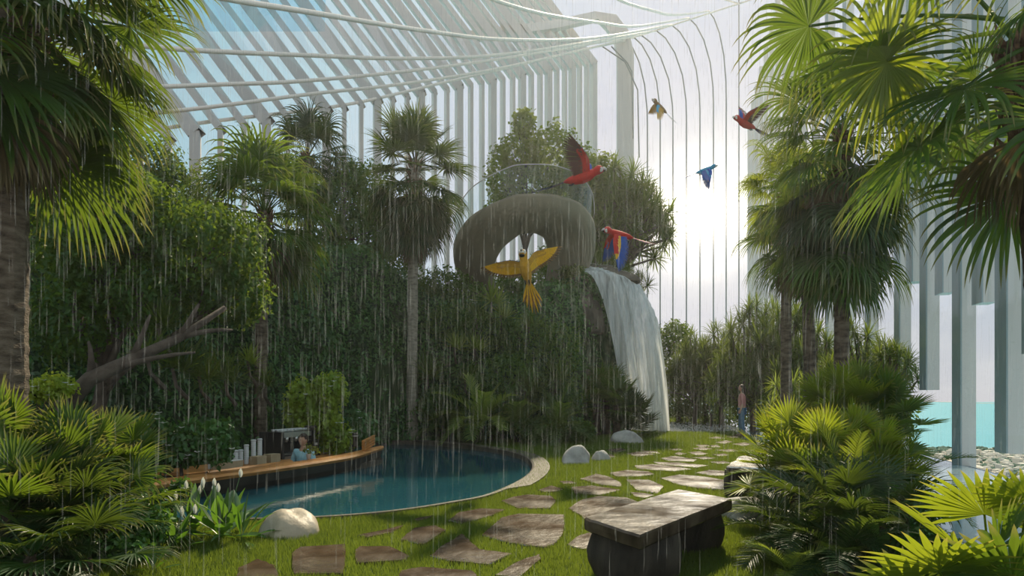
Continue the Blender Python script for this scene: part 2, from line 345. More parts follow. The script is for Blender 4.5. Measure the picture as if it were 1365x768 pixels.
FANSTY={'std':dict(pet=.8,L=.75,nseg=34,spread=250,droop=.30),
        'near':dict(pet=1.15,L=.95,nseg=44,spread=300,droop=.42,K=9,split=.38,petr=.016),
        'limp':dict(pet=.9,L=.95,nseg=34,spread=240,droop=.75,K=8,split=.34),
        'dead':dict(pet=.7,L=.7,nseg=22,spread=150,droop=.8,limp=2),
        'stiff':dict(pet=.55,L=.48,nseg=34,spread=290,droop=.10,K=5,cup=.30,split=.5,petr=.008),
        'stiffdroop':dict(pet=.55,L=.55,nseg=36,spread=260,droop=.38,K=7,cup=.1,split=.35,petr=.008)}
PIT=[80,60,40,20,0,-20,-40,-60,-80]
def add_fronds(root, top, n, style, mat, sc=1.0, hi=82, lo=-30, seed=0, name='frond', azs=None, part=None, power=1.0):
    rg=random.Random(seed); kw=FANSTY.get(style,{})
    for i in range(n):
        f=(i+.5)/n; p=hi+(lo-hi)*f**power+rg.uniform(-6,6); pb=min(PIT,key=lambda q:abs(q-p))
        me=frond_src(style,pb,mat,rg.randrange(2),**kw)
        o=bpy.data.objects.new(name,me); COL.objects.link(o); o.parent=root; o.location=(top[0],top[1],top[2]-.25*sc*f)
        az=(i*137.5+seed*40+rg.uniform(-12,12)) if azs is None else rg.uniform(*azs)
        o.rotation_euler=(R(rg.uniform(-7,7)),R(rg.uniform(-6,6)),R(az)); s=sc*rg.uniform(.85,1.12); o.scale=(s,s,s)
def trunk_geo(h, r0, r1, lean=(0,0), rings=30, fib=0, seed=0):
    rg=random.Random(seed); g=Geo(); pts=[]; rad=[]
    for i in range(rings*2+1):
        f=i/(rings*2); pts.append((lean[0]*f*f,lean[1]*f*f,h*f)); r=r0+(r1-r0)*f+(.25*r0*max(0,1-f*12)); rad.append(r*(1.025 if i%2 else .975)*(1+rg.uniform(-.03,.03)))
    g.tube(pts,rad,n=12); return g
def palm(name, label, loc, h, r, style, mat, nf, sc, lean=(0,0), skirt=0, skirtlen=1.0, hi=82, lo=-30, seed=1, bark='bark', fibre=True, cat='palm tree', group=None, power=1.0):
    root=thing(name,label,cat,loc,0,group)
    trunk_geo(h,r*1.1,r*.85,lean,rings=int(max(8,h*7)),seed=seed).build('trunk',MT[bark],root,smooth=False)
    if fibre:   # matted boot fibres and cut leaf bases under the crown
        g=Geo(); rg=random.Random(seed)
        for i in range(70):
            f=rg.random(); z=h*(1-.22*f)-.05; a=rg.uniform(0,2*PI); q=(z/h)**2; c=Vector((lean[0]*q,lean[1]*q,z)); u=Vector((math.cos(a),math.sin(a),0))
            g.tube([c+u*r*.7,c+u*r*1.15+Vector((0,0,.08)),c+u*r*(1.5+rg.random()*.5)+Vector((0,0,.22+.1*rg.random()))],[r*.22,r*.18,r*.05],n=5)
        g.build('leaf_base',MT['fibre'],root,smooth=True)['kind']='stuff'
    top=(lean[0],lean[1],h)
    add_fronds(root,top,nf,style,mat,sc,hi,lo,seed,power=power)
    if skirt: add_fronds(root,(top[0],top[1],h-.25),skirt,'dead','dry',sc*skirtlen,-50,-85,seed+3,name='dead_frond')
    return root
def tube_path(a,b,bend,n=6):
    a=Vector(a); b=Vector(b); m=(a+b)/2+Vector(bend); return [(a*(1-t)**2+m*2*t*(1-t)+b*t*t) for t in [i/(n-1) for i in range(n)]]
def tree(name,label,loc,blobs,leaf,mat,seed=1,tr=.12,cat='tree',group=None,dens=1.0,lean=(0,0,0),fork=.45,asp=.5,shell=.4):
    """trunk, one branch to each blob, foliage. blobs in local coordinates (centre, radii, leaves)"""
    rg=random.Random(seed); root=thing(name,label,cat,loc,0,group)
    top=max(b[0][2] for b in blobs); fk=Vector((lean[0],lean[1],top*fork))
    g=Geo(); g.tube(tube_path((0,0,-.2),fk,(rg.uniform(-.1,.1),rg.uniform(-.1,.1),0)),[tr*1.25,tr*1.1,tr,tr*.9,tr*.85,tr*.75],n=9); g.build('trunk',MT['branch'],root,smooth=True)
    for c,r,n in blobs:
        c=Vector(c); st=fk*rg.uniform(.75,1.0); b=Geo(); b.tube(tube_path(st,c,(rg.uniform(-.3,.3),rg.uniform(-.2,.2),rg.uniform(-.2,.3))),[tr*.6,tr*.5,tr*.4,tr*.3,tr*.2,tr*.08],n=6)
        for k in range(5):
            u=Vector((rg.uniform(-1,1),rg.uniform(-1,1),rg.uniform(-.3,1))); e=c+Vector((u.x*r[0],u.y*r[1],u.z*r[2]))*.8; s0=st.lerp(c,rg.uniform(.5,.95))
            b.tube(tube_path(s0,e,(0,0,.1),4),[tr*.25,tr*.18,tr*.1,tr*.04],n=4)
        b.build('branch',MT['branch'],root,smooth=True)
    g=Geo(); leaf_cloud(g,seed,[(c,r,int(n*dens)) for c,r,n in blobs],leaf,asp=asp,shell=shell); g.build('foliage',LG[mat],root)
    return root
ROS={}
def ros_src(key,mat,v):
    k=(key,mat,v)
    if k not in ROS:
        kw=dict(drac=dict(n=46,L=.55,w=.032,droop=.45,lo=-50),pand=dict(n=44,L=.95,w=.05,droop=.7,lo=-40),spike=dict(n=34,L=.5,w=.028,droop=.18,lo=-5),grassy=dict(n=50,L=.5,w=.016,droop=.6,lo=0),small=dict(n=40,L=.36,w=.022,droop=.3,lo=-30))[key]
        o=rosette(v*13+len(key),**kw).build('leaf_rosette',LG[mat]); ROS[k]=o.data; bpy.data.objects.remove(o)
    return ROS[k]
def add_ros(root,pts,key,mat,sc=1.0,seed=0,name='leaf_rosette'):
    rg=random.Random(seed)
    for p in pts:
        o=bpy.data.objects.new(name,ros_src(key,mat,rg.randrange(3))); COL.objects.link(o); o.parent=root; o.location=p
        o.rotation_euler=(R(rg.uniform(-22,22)),R(rg.uniform(-22,22)),rg.uniform(0,6.28)); s=sc*rg.uniform(.8,1.2); o.scale=(s,s,s)
def dracaena(name,label,loc,w,dp,z0,z1,n,key='drac',mat='strap',sc=1.0,seed=1,cat='tree',tr=.09,group=None):
    """many-headed strap-leaved tree: rosettes on the ends of forking branches"""
    rg=random.Random(seed); root=thing(name,label,cat,loc,0,group); g=Geo(); base=Vector((0,0,-.1)); fk=Vector((rg.uniform(-.1,.1),0,z0*.6+.2))
    g.tube([base,base.lerp(fk,.5),fk],[tr*1.3,tr*1.1,tr],n=8); pts=[]
    for i in range(n):
        a=i*2.4; rr=math.sqrt((i+.5)/n); z=z0+(z1-z0)*(1-rr**2*.75)*rg.uniform(.72,1.0)
        if i%3==0: z=z0+(z1-z0)*rg.random()*.6
        p=Vector((math.cos(a)*rr*w,math.sin(a)*rr*dp,z)); pts.append(p)
        m=fk.lerp(p,.45)+Vector((0,0,.15*z1*rg.random())); g.tube([fk,m,p],[tr*.55,tr*.36,tr*.22],n=5)
    g.build('trunk',MT['branch'],root,smooth=True); add_ros(root,pts,key,mat,sc,seed); return root

# ------------------------------------------------------------------ camera, sky, sun, haze
cam=bpy.data.cameras.new('camera'); co=bpy.data.objects.new('camera',cam); COL.objects.link(co); scn.camera=co
co.location=(0,0,CH); co.rotation_euler=(R(90),0,0); cam.sensor_width=36; cam.lens=F/1365*36; cam.shift_y=(HY-384)/1365; cam.clip_end=40000; cam.clip_start=.05
SAZ=R(14); SEL=R(38); GAZ=R(15.5); GEL=R(14.2)
def dirv(az,el): return Vector((math.sin(az)*math.cos(el),math.cos(az)*math.cos(el),math.sin(el)))
sun=bpy.data.lights.new('sun','SUN'); so=bpy.data.objects.new('sun',sun); COL.objects.link(so); sun.energy=6.5; sun.color=(1,.86,.62); sun.angle=R(1.5)
so.rotation_euler=(-dirv(SAZ,SEL)).to_track_quat('-Z','Y').to_euler(); so.location=(20,60,40)
W=bpy.data.worlds.new('sky'); scn.world=W; W.use_nodes=True; nt=W.node_tree; nt.nodes.clear(); L=nt.links
out=nt.nodes.new('ShaderNodeOutputWorld'); bg=nt.nodes.new('ShaderNodeBackground'); L.new(bg.outputs[0],out.inputs[0])
tc=nt.nodes.new('ShaderNodeTexCoord')
def vdot(v):
    n=node(nt,'ShaderNodeVectorMath',operation='DOT_PRODUCT'); L.new(tc.outputs['Generated'],n.inputs[0]); n.inputs[1].default_value=v; return n.outputs['Value']
ds=vdot(dirv(GAZ,GEL)); sx=nt.nodes.new('ShaderNodeSeparateXYZ'); L.new(tc.outputs['Generated'],sx.inputs[0])
base=ramp(nt,ds,[(0.0,(.56,.68,.72)),(.55,(.46,.60,.67)),(.74,(.32,.54,.64)),(.87,(.48,.65,.74)),(.95,(.56,.62,.72)),(.985,(.58,.60,.69)),(1.0,(.66,.66,.69))])
hz=node(nt,'ShaderNodeMapRange'); L.new(sx.outputs[2],hz.inputs[0]); hz.inputs[1].default_value=.16; hz.inputs[2].default_value=-.01
mx=node(nt,'ShaderNodeMix',data_type='RGBA'); L.new(hz.outputs[0],mx.inputs[0]); L.new(base,mx.inputs[6]); mx.inputs[7].default_value=(.70,.675,.71,1)
# soft low cloud banks
mp=nt.nodes.new('ShaderNodeMapping'); L.new(tc.outputs['Generated'],mp.inputs[0]); mp.inputs['Scale'].default_value=(3,3,9)
cn=node(nt,'ShaderNodeTexNoise',Scale=2.2,Detail=6); L.new(mp.outputs[0],cn.inputs['Vector'])
cr=ramp(nt,cn.outputs[0],[(.46,(0,0,0)),(.64,(1,1,1))]); cl=node(nt,'ShaderNodeMapRange'); L.new(sx.outputs[2],cl.inputs[0]); cl.inputs[1].default_value=.42; cl.inputs[2].default_value=.05
cm=node(nt,'ShaderNodeMath',operation='MULTIPLY'); L.new(cr,cm.inputs[0]); L.new(cl.outputs[0],cm.inputs[1]); c2=node(nt,'ShaderNodeMath',operation='MULTIPLY'); L.new(cm.outputs[0],c2.inputs[0]); c2.inputs[1].default_value=.4
mc=node(nt,'ShaderNodeMix',data_type='RGBA'); L.new(c2.outputs[0],mc.inputs[0]); L.new(mx.outputs[2],mc.inputs[6]); mc.inputs[7].default_value=(.86,.84,.83,1)
def glow(pw,s):
    c=node(nt,'ShaderNodeMath',operation='MAXIMUM'); L.new(ds,c.inputs[0]); c.inputs[1].default_value=0
    p=node(nt,'ShaderNodeMath',operation='POWER'); L.new(c.outputs[0],p.inputs[0]); p.inputs[1].default_value=pw
    q=node(nt,'ShaderNodeMath',operation='MULTIPLY'); L.new(p.outputs[0],q.inputs[0]); q.inputs[1].default_value=s; return q.outputs[0]
ga=node(nt,'ShaderNodeMath',operation='ADD'); L.new(glow(140,.35),ga.inputs[0]); L.new(glow(1000,7.0),ga.inputs[1])
gc=node(nt,'ShaderNodeVectorMath',operation='SCALE'); gc.inputs[0].default_value=(1,.93,.78); L.new(ga.outputs[0],gc.inputs['Scale'])
sm=node(nt,'ShaderNodeVectorMath',operation='ADD'); L.new(mc.outputs[2],sm.inputs[0]); L.new(gc.outputs[0],sm.inputs[1]); L.new(sm.outputs[0],bg.inputs[0]); bg.inputs[1].default_value=1.0
# thin wet haze standing inside the glass garden
HAZE=True
if HAZE:
    m,nt2,o2=newmat('garden_haze'); vs=node(nt2,'ShaderNodeVolumeScatter',Density=.0008,Anisotropy=.62); vs.inputs['Color'].default_value=(1,1,.97,1); nt2.links.new(vs.outputs[0],o2.inputs['Volume'])
    hzb=Geo().box((0,29,14.9),(30,31.5,15)).build('haze',m); tag(hzb,'thin bright rain haze filling the garden','haze',kind='stuff')

# ------------------------------------------------------------------ ground plan
POOLO=[(505,589.5),(552,589),(600,592),(655,598.5),(695,607),(712,620),(702,637),(655,660),(600,672),(520,684),(420,692),(300,695),(205,698)]
pool=[G(*p) for p in POOLO]; pool=[(p.x,p.y) for p in pool]+[(-5.4,7.9),(-5.9,8.9),(-4.95,9.5),(-2.95,14.3),(-3.3,15.6),(-4.2,17.5),(-4.5,19.2)]
def smooth_closed(pts,k=4):
    n=len(pts); o=[]
    for i in range(n):
        p0,p1,p2,p3=[np.array(pts[(i+j-1)%n]) for j in range(4)]
        for s in range(k):
            t=s/k; o.append(tuple(.5*((2*p1)+(-p0+p2)*t+(2*p0-5*p1+4*p2-p3)*t*t+(-p0+3*p1-3*p2+p3)*t**3)))
    return o
poolS=smooth_closed(pool,4)
def inpoly(px,py,poly):
    px=np.asarray(px); py=np.asarray(py); c=np.zeros(px.shape,bool); n=len(poly); j=n-1
    for i in range(n):
        xi,yi=poly[i][:2]; xj,yj=poly[j][:2]
        c^=((yi>py)!=(yj>py))&(px<(xj-xi)*(py-yi)/((yj-yi) if yj!=yi else 1e-9)+xi); j=i
    return c
U=np.array([.373,.928]); NB=np.array([-.928,.373]); B0=np.array([-4.95,9.2])      # bar line: origin, along, away from the water
def bar(s,o): q=B0+U*s+NB*o; return (q[0],q[1])
pit=[bar(.2,.05),bar(5.9,.05),bar(5.9,1.75),bar(.2,1.75)]
spl=[(6.9+2.7*math.cos(a),29.3+4.2*math.sin(a)) for a in np.linspace(0,2*PI,28)[:-1]]
def xedge(y): return 9.4+.25*(y-14.2)
infp=[(xedge(3)-3.2,3),(xedge(3),3),(xedge(40),40),(xedge(40)-3.9,40),(xedge(20)-3.9,20)]
xs=np.arange(-16,14.01,.2); ys=np.arange(1.0,60.01,.2); X,Y=np.meshgrid(xs,ys)
rock_r=np.sin(X*1.3)*np.cos(Y*1.1)
Z=np.zeros_like(X)-.012
Z[inpoly(X,Y,poolS)]=-1.3; Z[inpoly(X,Y,pit)]=-1.3; Z[inpoly(X,Y,spl)]=-.25; Z[inpoly(X,Y,infp)]=-.5; Z[X>xedge(Y)]=-1.5
kp=(X<=xedge(Y)-.05); r_,c_=X.shape; i=np.arange(r_-1)[:,None]; j=np.arange(c_-1)[None,:]; kq=kp[:-1,:-1]&kp[:-1,1:]&kp[1:,:-1]&kp[1:,1:]
Geo().add(np.stack([X,Y,Z],-1).reshape(-1,3),Q=np.stack([i*c_+j,i*c_+j+1,(i+1)*c_+j+1,(i+1)*c_+j],-1)[kq]).build('ground',MT['soil'],smooth=False)['kind']='structure'

# hill behind the pool
HB=[(-18,4),(-13,6.5),(-9.6,9.6),(-7.3,12),(-6.1,14.4),(-5.3,17),(-4.4,19.8),(-2.6,21.2),(-.5,21.3),(1.3,21.6),(2.35,22.6),(2.75,24.4),(4.4,27.0),(5.3,29.0),(5.6,34),(6.5,42)]
def hill_s(x,y):
    """distance behind the hill's foot line"""
    d=np.full(np.shape(x),1e9)
    for (x0,y0),(x1,y1) in zip(HB[:-1],HB[1:]):
        dx,dy=x1-x0,y1-y0; t=np.clip(((x-x0)*dx+(y-y0)*dy)/(dx*dx+dy*dy),0,1); d=np.minimum(d,np.hypot(x-x0-t*dx,y-y0-t*dy))
    poly=HB+[(6,60),(-40,60),(-40,4)]
    return np.where(inpoly(x,y,poly),d,-d)
def hill_h(x,y):
    s=hill_s(x,y); H=np.interp(x,[-14,-9,-6.5,-4.8,-3.2,-1.5,.5,2.5,5],[4.6,5.2,6.0,5.9,5.0,4.3,4.6,5.7,5.7])
    k=np.interp(x,[-8,-5,1,2.6],[3.2,2.4,1.6,.55]); f=np.clip(s/k,0,1); f=1-(1-f)**2.2
    return np.where(s<=0,-.3,H*f-.02+.18*np.sin(x*2.3+y)*np.sin(y*1.9)*np.clip(s,0,1))
hx=np.arange(-20,7.5,.25); hy=np.arange(4,46,.25); HX,HY2=np.meshgrid(hx,hy); HZ=hill_h(HX,HY2)
A=np.stack([HX,HY2,HZ],-1); keep=(HZ>-.29); g=Geo(); r,c=HX.shape; i=np.arange(r-1)[:,None]; j=np.arange(c-1)[None,:]
k4=keep[:-1,:-1]|keep[1:,:-1]|keep[:-1,1:]|keep[1:,1:]; Q=np.stack([i*c+j,i*c+j+1,(i+1)*c+j+1,(i+1)*c+j],-1)[k4]
Jt=A.reshape(-1,3)+rng.normal(0,.05,(r*c,3)); g.add(Jt,Q=Q); g.build('hill',MT['mosshill'],smooth=True)['kind']='structure'
def hillpt(x,y): return (x,y,float(hill_h(np.array(x),np.array(y))))
# ivy carpet over the slope (uncountable)
def slope_cloud(n,x0,x1,y0,y1,size,seed,maxs,out,thick=.12,mask=None):
    rg=np.random.default_rng(seed); x=rg.uniform(x0,x1,n*6); y=rg.uniform(y0,y1,n*6); s=hill_s(x,y)
    ok=(s>-.05)&(s<maxs); x=x[ok]; y=y[ok]; s=s[ok]
    e=.12; h=hill_h(x,y); gx=(hill_h(x+e,y)-hill_h(x-e,y))/(2*e); gy=(hill_h(x,y+e)-hill_h(x,y-e))/(2*e)
    sl=np.sqrt(1+gx**2+gy**2); ok=rg.random(len(x))<np.clip(sl/5,.15,1)
    if mask is not None: ok&=~mask(x,y,h)
    x,y,h,gx,gy=[a[ok][:n] for a in (x,y,h,gx,gy)]
    nn=unit(np.stack([-gx,-gy,np.ones_like(gx)],1)); bump=.25*np.sin(x*3.1)*np.sin(h*2.7+y)+.15*np.sin(x*7+h*5)
    p=np.stack([x,y,np.maximum(h,0)],1)+nn*(np.abs(rg.normal(0,thick,len(x)))+.05+np.clip(bump,0,1)*.6)[:,None]
    leaf_at(out,rg,p,unit(nn*.8+rg.normal(0,.5,p.shape)+np.array([0,0,.2])),size)
def bare(x,y,h):   # patches of naked rock: by the cascade and two spots on the slope
    a=(x>2.2)&(h<5.0)&(h>1.5)&(np.sin(y*3+h*2)>-.4); b=(np.hypot((x+3.9)/.5,(h-1.6)/.75)<1)&(y<21); c=(np.hypot((x+.9)/.5,(h-2.9)/.6)<1); return a|b|c
g=Geo(); slope_cloud(90000,-15,4.5,6,30,.135,3,3.0,g,mask=bare); slope_cloud(9000,-15,6,9,40,.15,4,9.0,g,thick=.25)
tag(g.build('ivy',LG['ivy']),'dense dark green ivy covering the steep hillside behind the pool','ivy',kind='stuff')

# ------------------------------------------------------------------ swimming pool
pr=thing('swimming_pool','curved blue swimming pool with brown stone rim beside the lawn','swimming pool')
g=Geo(); n=len(poolS); c0=np.mean(np.array(poolS),0); g.add([(x,y,-.09) for x,y in poolS],N=[list(range(n))]); g.build('pool_water',MT['pool'],pr)
g=Geo(); P3=np.array(poolS); nx=unit(np.stack([np.roll(P3,-1,0)[:,1]-np.roll(P3,1,0)[:,1],-(np.roll(P3,-1,0)[:,0]-np.roll(P3,1,0)[:,0])],1))
area=np.sum(P3[:,0]*np.roll(P3[:,1],-1)-np.roll(P3[:,0],-1)*P3[:,1]); nx=nx if area>0 else -nx
wd=np.where((P3[:,1]>11.0)&(P3[:,0]>-4.3)&(P3[:,1]>13)|(P3[:,0]>-.1),.30,.07)[:,None]
prof=[(-.04,-1.2),(-.04,.02),(0,.035),(1,.035),(1.0,-.05)]
rows=[]
for o_,z in prof: rows.append(np.concatenate([P3+nx*(wd*o_ if o_>0 else o_),np.full((n,1),z)],1))
g.grid(np.stack(rows,0),closed=True); g.build('pool_rim',MT['coping'],pr)
# infinity pool
ir=thing('infinity_pool','pale infinity pool at the garden edge above the coastal town','infinity pool')
g=Geo(); g.add([(x,y,-.06) for x,y in infp],N=[[0,1,2,3,4]]); g.build('pool_water',MT['inf'],ir)
g=Geo()
e0,e1=xedge(3),xedge(40); g.add([(e0,3,-.075),(e0+.12,3,-.075),(e1+.12,40,-.075),(e1,40,-.075),(e0,3,-2.2),(e0+.12,3,-2.2),(e1+.12,40,-2.2),(e1,40,-2.2)],Q=[(0,1,2,3),(1,5,6,2),(4,0,3,7),(0,4,5,1)])
g.build('pool_edge',MT['basin'],ir)

# ------------------------------------------------------------------ paving stones, traced on the ground
ST=[ # outline in picture pixels, label
 ([(641,716),(668,692),(690,687),(752,688),(752,712),(741,727),(727,733),(680,727)],'largest brown paving stone in the middle of the near path, straight right side'),
 ([(573,744),(588,731),(616,714),(627,724),(640,735),(682,741),(650,756),(600,751)],'wedge-shaped paving stone with a pointed tip below the largest slab'),
 ([(667,670),(684,664),(705,661),(735,663),(742,669),(733,680),(690,680)],'rounded paving stone just behind the largest slab'),
 ([(598,696),(612,685),(640,680),(674,681),(655,690),(615,700)],'long leaf-shaped paving stone beside the pool lawn, up from the largest slab'),
 ([(534,722),(552,706),(580,703),(594,709),(565,729)],'four-sided paving stone between the wedge slab and the pool'),
 ([(473,736),(480,731),(520,731),(546,744),(540,750),(475,754)],'flat-topped paving stone near the bottom edge, straight left side'),
 ([(388,741),(400,732),(461,728),(458,768),(390,768)],'dark square-sided paving stone at the lower edge near the tan boulder'),
 ([(318,760),(345,748),(366,757),(372,772),(316,774)],'dark partly grassed paving stone nearest the big left palm shrubs'),
 ([(478,716),(515,708),(540,702),(525,712),(490,719)],'thin shaded paving stone sliver nearest the tan boulder'),
 ([(552,694),(578,689),(570,694),(556,697)],'tiny dark sliver of paving stone by the pool lawn'),
 ([(533,764),(560,759),(630,764),(640,775),(530,778)],'paving stone cut off by the bottom edge under the wedge slab'),
 ([(660,770),(690,752),(718,742),(722,748),(690,775)],'narrow slanting paving stone at the bottom edge beside the bench lawn'),
 ([(757,680),(775,668),(800,663),(835,665),(852,671),(830,690),(790,705),(775,690)],'big paving stone partly covered by the near bench top'),
 ([(756,729),(772,716),(800,709),(822,712),(822,736),(775,735)],'paving stone tucked under the near bench beside its leg'),
 ([(718,655),(735,649),(752,654),(742,657),(725,658)],'small flat paving stone beyond the rounded slab'),
 ([(745,643),(762,643),(768,646),(752,647)],'smallest paving stone close to the pool rim lawn'),
 ([(761,651),(790,649),(829,655),(800,662),(765,660)],'low wide paving stone just behind the big bench slab'),
 ([(772,640),(795,633),(812,637),(827,645),(830,651),(800,648)],'five-sided brown paving stone in front of the two grey rocks'),
 ([(834,641),(865,641),(885,650),(877,660),(848,655)],'pale wet paving stone with a sharp lower corner behind the bench'),
 ([(840,658),(858,659),(873,662),(860,666),(846,664)],'small paving stone strip directly behind the bench top'),
 ([(812,632),(835,628),(865,630),(873,634),(850,637),(822,637)],'long brown paving stone beyond the sharp-cornered slab'),
 ([(880,639),(905,634),(940,637),(980,644),(978,655),(930,653),(900,647)],'large glistening paving stone before the far bench'),
 ([(926,632),(945,628),(978,630),(980,636),(950,636)],'shiny paving stone touching the far bench'),
 ([(845,622),(870,620),(905,624),(922,627),(900,630),(850,627)],'long narrow shiny paving stone left of the far bench'),
 ([(868,617),(905,618),(945,622),(930,625),(880,621)],'thin bright paving stone strip beyond the narrow one'),
 ([(880,612),(900,609),(930,614),(925,617),(890,616)],'bright five-sided paving stone in the middle distance'),
 ([(833,606),(852,603),(874,607),(850,610)],'dull oval paving stone beside the hillside shrubs'),
 ([(852,601),(876,603),(880,606),(860,605)],'narrow dull paving stone on the pool side of the far path'),
 ([(805,601),(828,598),(838,602),(820,605)],'shaded paving stone between the grey rock and the domed rock'),
 ([(898,606),(905,604),(916,606),(906,608)],'small pale paving stone alone in the middle distance'),
 ([(915,604),(932,603),(945,606),(930,609)],'pale round-ended paving stone in the middle distance'),
 ([(921,611),(940,610),(955,612),(938,614)],'low glinting paving stone past the five-sided bright one'),
 ([(950,607),(965,606),(975,608),(960,610)],'small paving stone near the palm shrubs'),
 ([(945,617),(965,616),(978,619),(958,620)],'glinting paving stone left of the far bench end'),
 ([(921,599),(935,597),(952,599),(938,602)],'pale paving stone in line with the woman, four rows before her'),
 ([(953,601),(975,600),(992,602),(970,604)],'wide thin paving stone in tree shade before the woman'),
 ([(925,594),(942,594),(950,596),(932,597)],'thin pale far paving stone at the lawn edge'),
 ([(945,595),(955,594),(962,597),(950,598)],'tiny bright far paving stone in the path middle'),
 ([(952,591),(968,588),(978,590),(966,593)],'bright far paving stone two rows before the woman'),
 ([(942,585),(955,583),(968,585),(955,586)],'farthest pale paving stone beside the woman'),
 ([(966,583),(980,582),(990,584),(978,585)],'far paving stone next to the shoes of the woman'),
 ([(975,593),(992,591),(1005,593),(990,596)],'shaded far paving stone at the palm shrub edge'),
 ([(795,608),(815,607),(822,610),(805,612)],'thin mossy paving stone beside the pointed rock'),
 ([(890,600),(905,599),(912,601),(898,602)],'thin paving stone at the lawn edge opposite the domed rock'),
]
stpolys=[]
for k,(pl,lab) in enumerate(ST):
    w=[G(*p) for p in pl]; w=[(p.x,p.y) for p in w]; cx=sum(p[0] for p in w)/len(w); cy=sum(p[1] for p in w)/len(w)
    # slightly uneven edge
    rg=random.Random(k); o=[]
    for a,b in zip(w,w[1:]+w[:1]):
        for t in (0,.25,.5,.75): o.append((a[0]+(b[0]-a[0])*t+rg.uniform(-.008,.008),a[1]+(b[1]-a[1])*t+rg.uniform(-.01,.01)))
    stpolys.append(o); lo=[(x-cx,y-cy) for x,y in o]
    g=Geo(); n=len(lo); h=.022; ring=lambda s,z:[(x*s,y*s,z) for x,y in lo]
    g.add(ring(1,-.05)+ring(1,h-.008)+ring(.985,h),Q=[(i,(i+1)%n,(i+1)%n+n,i+n) for i in range(n)]+[(i+n,(i+1)%n+n,(i+1)%n+2*n,i+2*n) for i in range(n)],N=[list(range(2*n,3*n))])
    tag(g.build('paving_stone',MT['paver'],loc=(cx,cy,0)),lab,'paving stone','irregular paving stones of the garden path')

# grass blades (uncountable)
def lawn(n,x0,x1,y0,y1,h,w,seed,g):
    rg=np.random.default_rng(seed); x=rg.uniform(x0,x1,n); y=rg.uniform(y0,y1,n); cxp=CX+F*x/y
    ok=(x<xedge(y)-.1)&(np.abs(x)<y*.80+.3)&~inpoly(x,y,poolS)&~inpoly(x,y,pit)&~inpoly(x,y,infp)&~inpoly(x,y,spl)&(hill_s(x,y)<.1)
    for q in stpolys:
        qa=np.array(q); cc=qa.mean(0); ok&=~inpoly(x,y,(qa-cc)*.985+cc)
    x=x[ok]; y=y[ok]; n=len(x); a=rg.uniform(0,PI,n); hh=h*rg.uniform(.55,1.25,n); ww=w*rg.uniform(.7,1.3,n); lean=rg.normal(0,.35,(n,2))*hh[:,None]
    dx=np.cos(a)*ww; dy=np.sin(a)*ww; z0=np.zeros(n)-.012
    V=np.stack([np.stack([x-dx,y-dy,z0],1),np.stack([x+dx,y+dy,z0],1),np.stack([x+lean[:,0],y+lean[:,1],hh],1)],1)
    g.add(V.reshape(-1,3),T=np.arange(n*3).reshape(-1,3))
g=Geo(); lawn(330000,-5.5,5.5,4.9,9.5,.042,.0035,1,g); lawn(170000,-4,9,9.5,15,.05,.006,2,g); lawn(150000,-1,12,15,30,.06,.012,5,g); lawn(16000,-3,12,30,40,.09,.02,6,g)
tag(g.build('lawn_grass',LG['grass']),'bright green lawn grass growing between the paving stones','grass',kind='stuff')

# ------------------------------------------------------------------ boulders
def boulder(label,c,size,mat,seed,squash=1.0,facet=.0):
    bm=bmesh_ico(4); rg=np.random.default_rng(seed); V=np.array(bm[0]); off=rg.uniform(0,9,6)
    n_=.10*np.sin(V[:,0]*2.3+off[0])*np.cos(V[:,1]*2.9+off[1])+.08*np.sin(V[:,2]*3.1+off[2]+V[:,0]*2)+.03*np.sin(V[:,0]*8+off[3])*np.sin(V[:,1]*7+off[4])
    for k in range(9):
        d=unit(rg.normal(size=3)); d[2]=abs(d[2]); lim=rg.uniform(.72,.95); s=V@d; V=V-np.maximum(s-lim,0)[:,None]*d*.8
    V=V*(1+n_)[:,None]; V[:,2]=np.maximum(V[:,2],-.25)*np.where(V[:,2]>0,1,.4); V=V*np.array(size)
    g=Geo(); g.add(V,T=bm[1]); return tag(g.build('boulder',MT[mat],smooth=True,loc=c,rot=(0,0,rg.uniform(0,6))),label,'boulder')
def bmesh_ico(sub):
    import bmesh
    b=bmesh.new(); bmesh.ops.create_icosphere(b,subdivisions=sub,radius=1); V=[tuple(v.co) for v in b.verts]; T=[[v.index for v in f.verts] for f in b.faces]; b.free(); return V,T
def gb(px,py,z=0): p=G(px,py,z); return (p.x,p.y,0)
boulder('smooth tan boulder on the lawn edge in front of the pool',gb(387,711),(.32,.27,.27),'boulderwarm',3)
boulder('rounded pale grey boulder on the lawn beside the pool rim',gb(768,617),(.40,.34,.32),'boulder',5)
boulder('small pointed grey boulder beside the rounded pale one',gb(800,613.5),(.22,.2,.24),'boulder',8)
boulder('domed grey boulder below the small fan palms',gb(837,590),(.52,.42,.36),'boulder',11)
boulder('pale boulder half hidden by shrubs between the two benches',gb(990,689),(.33,.3,.27),'boulder',14)

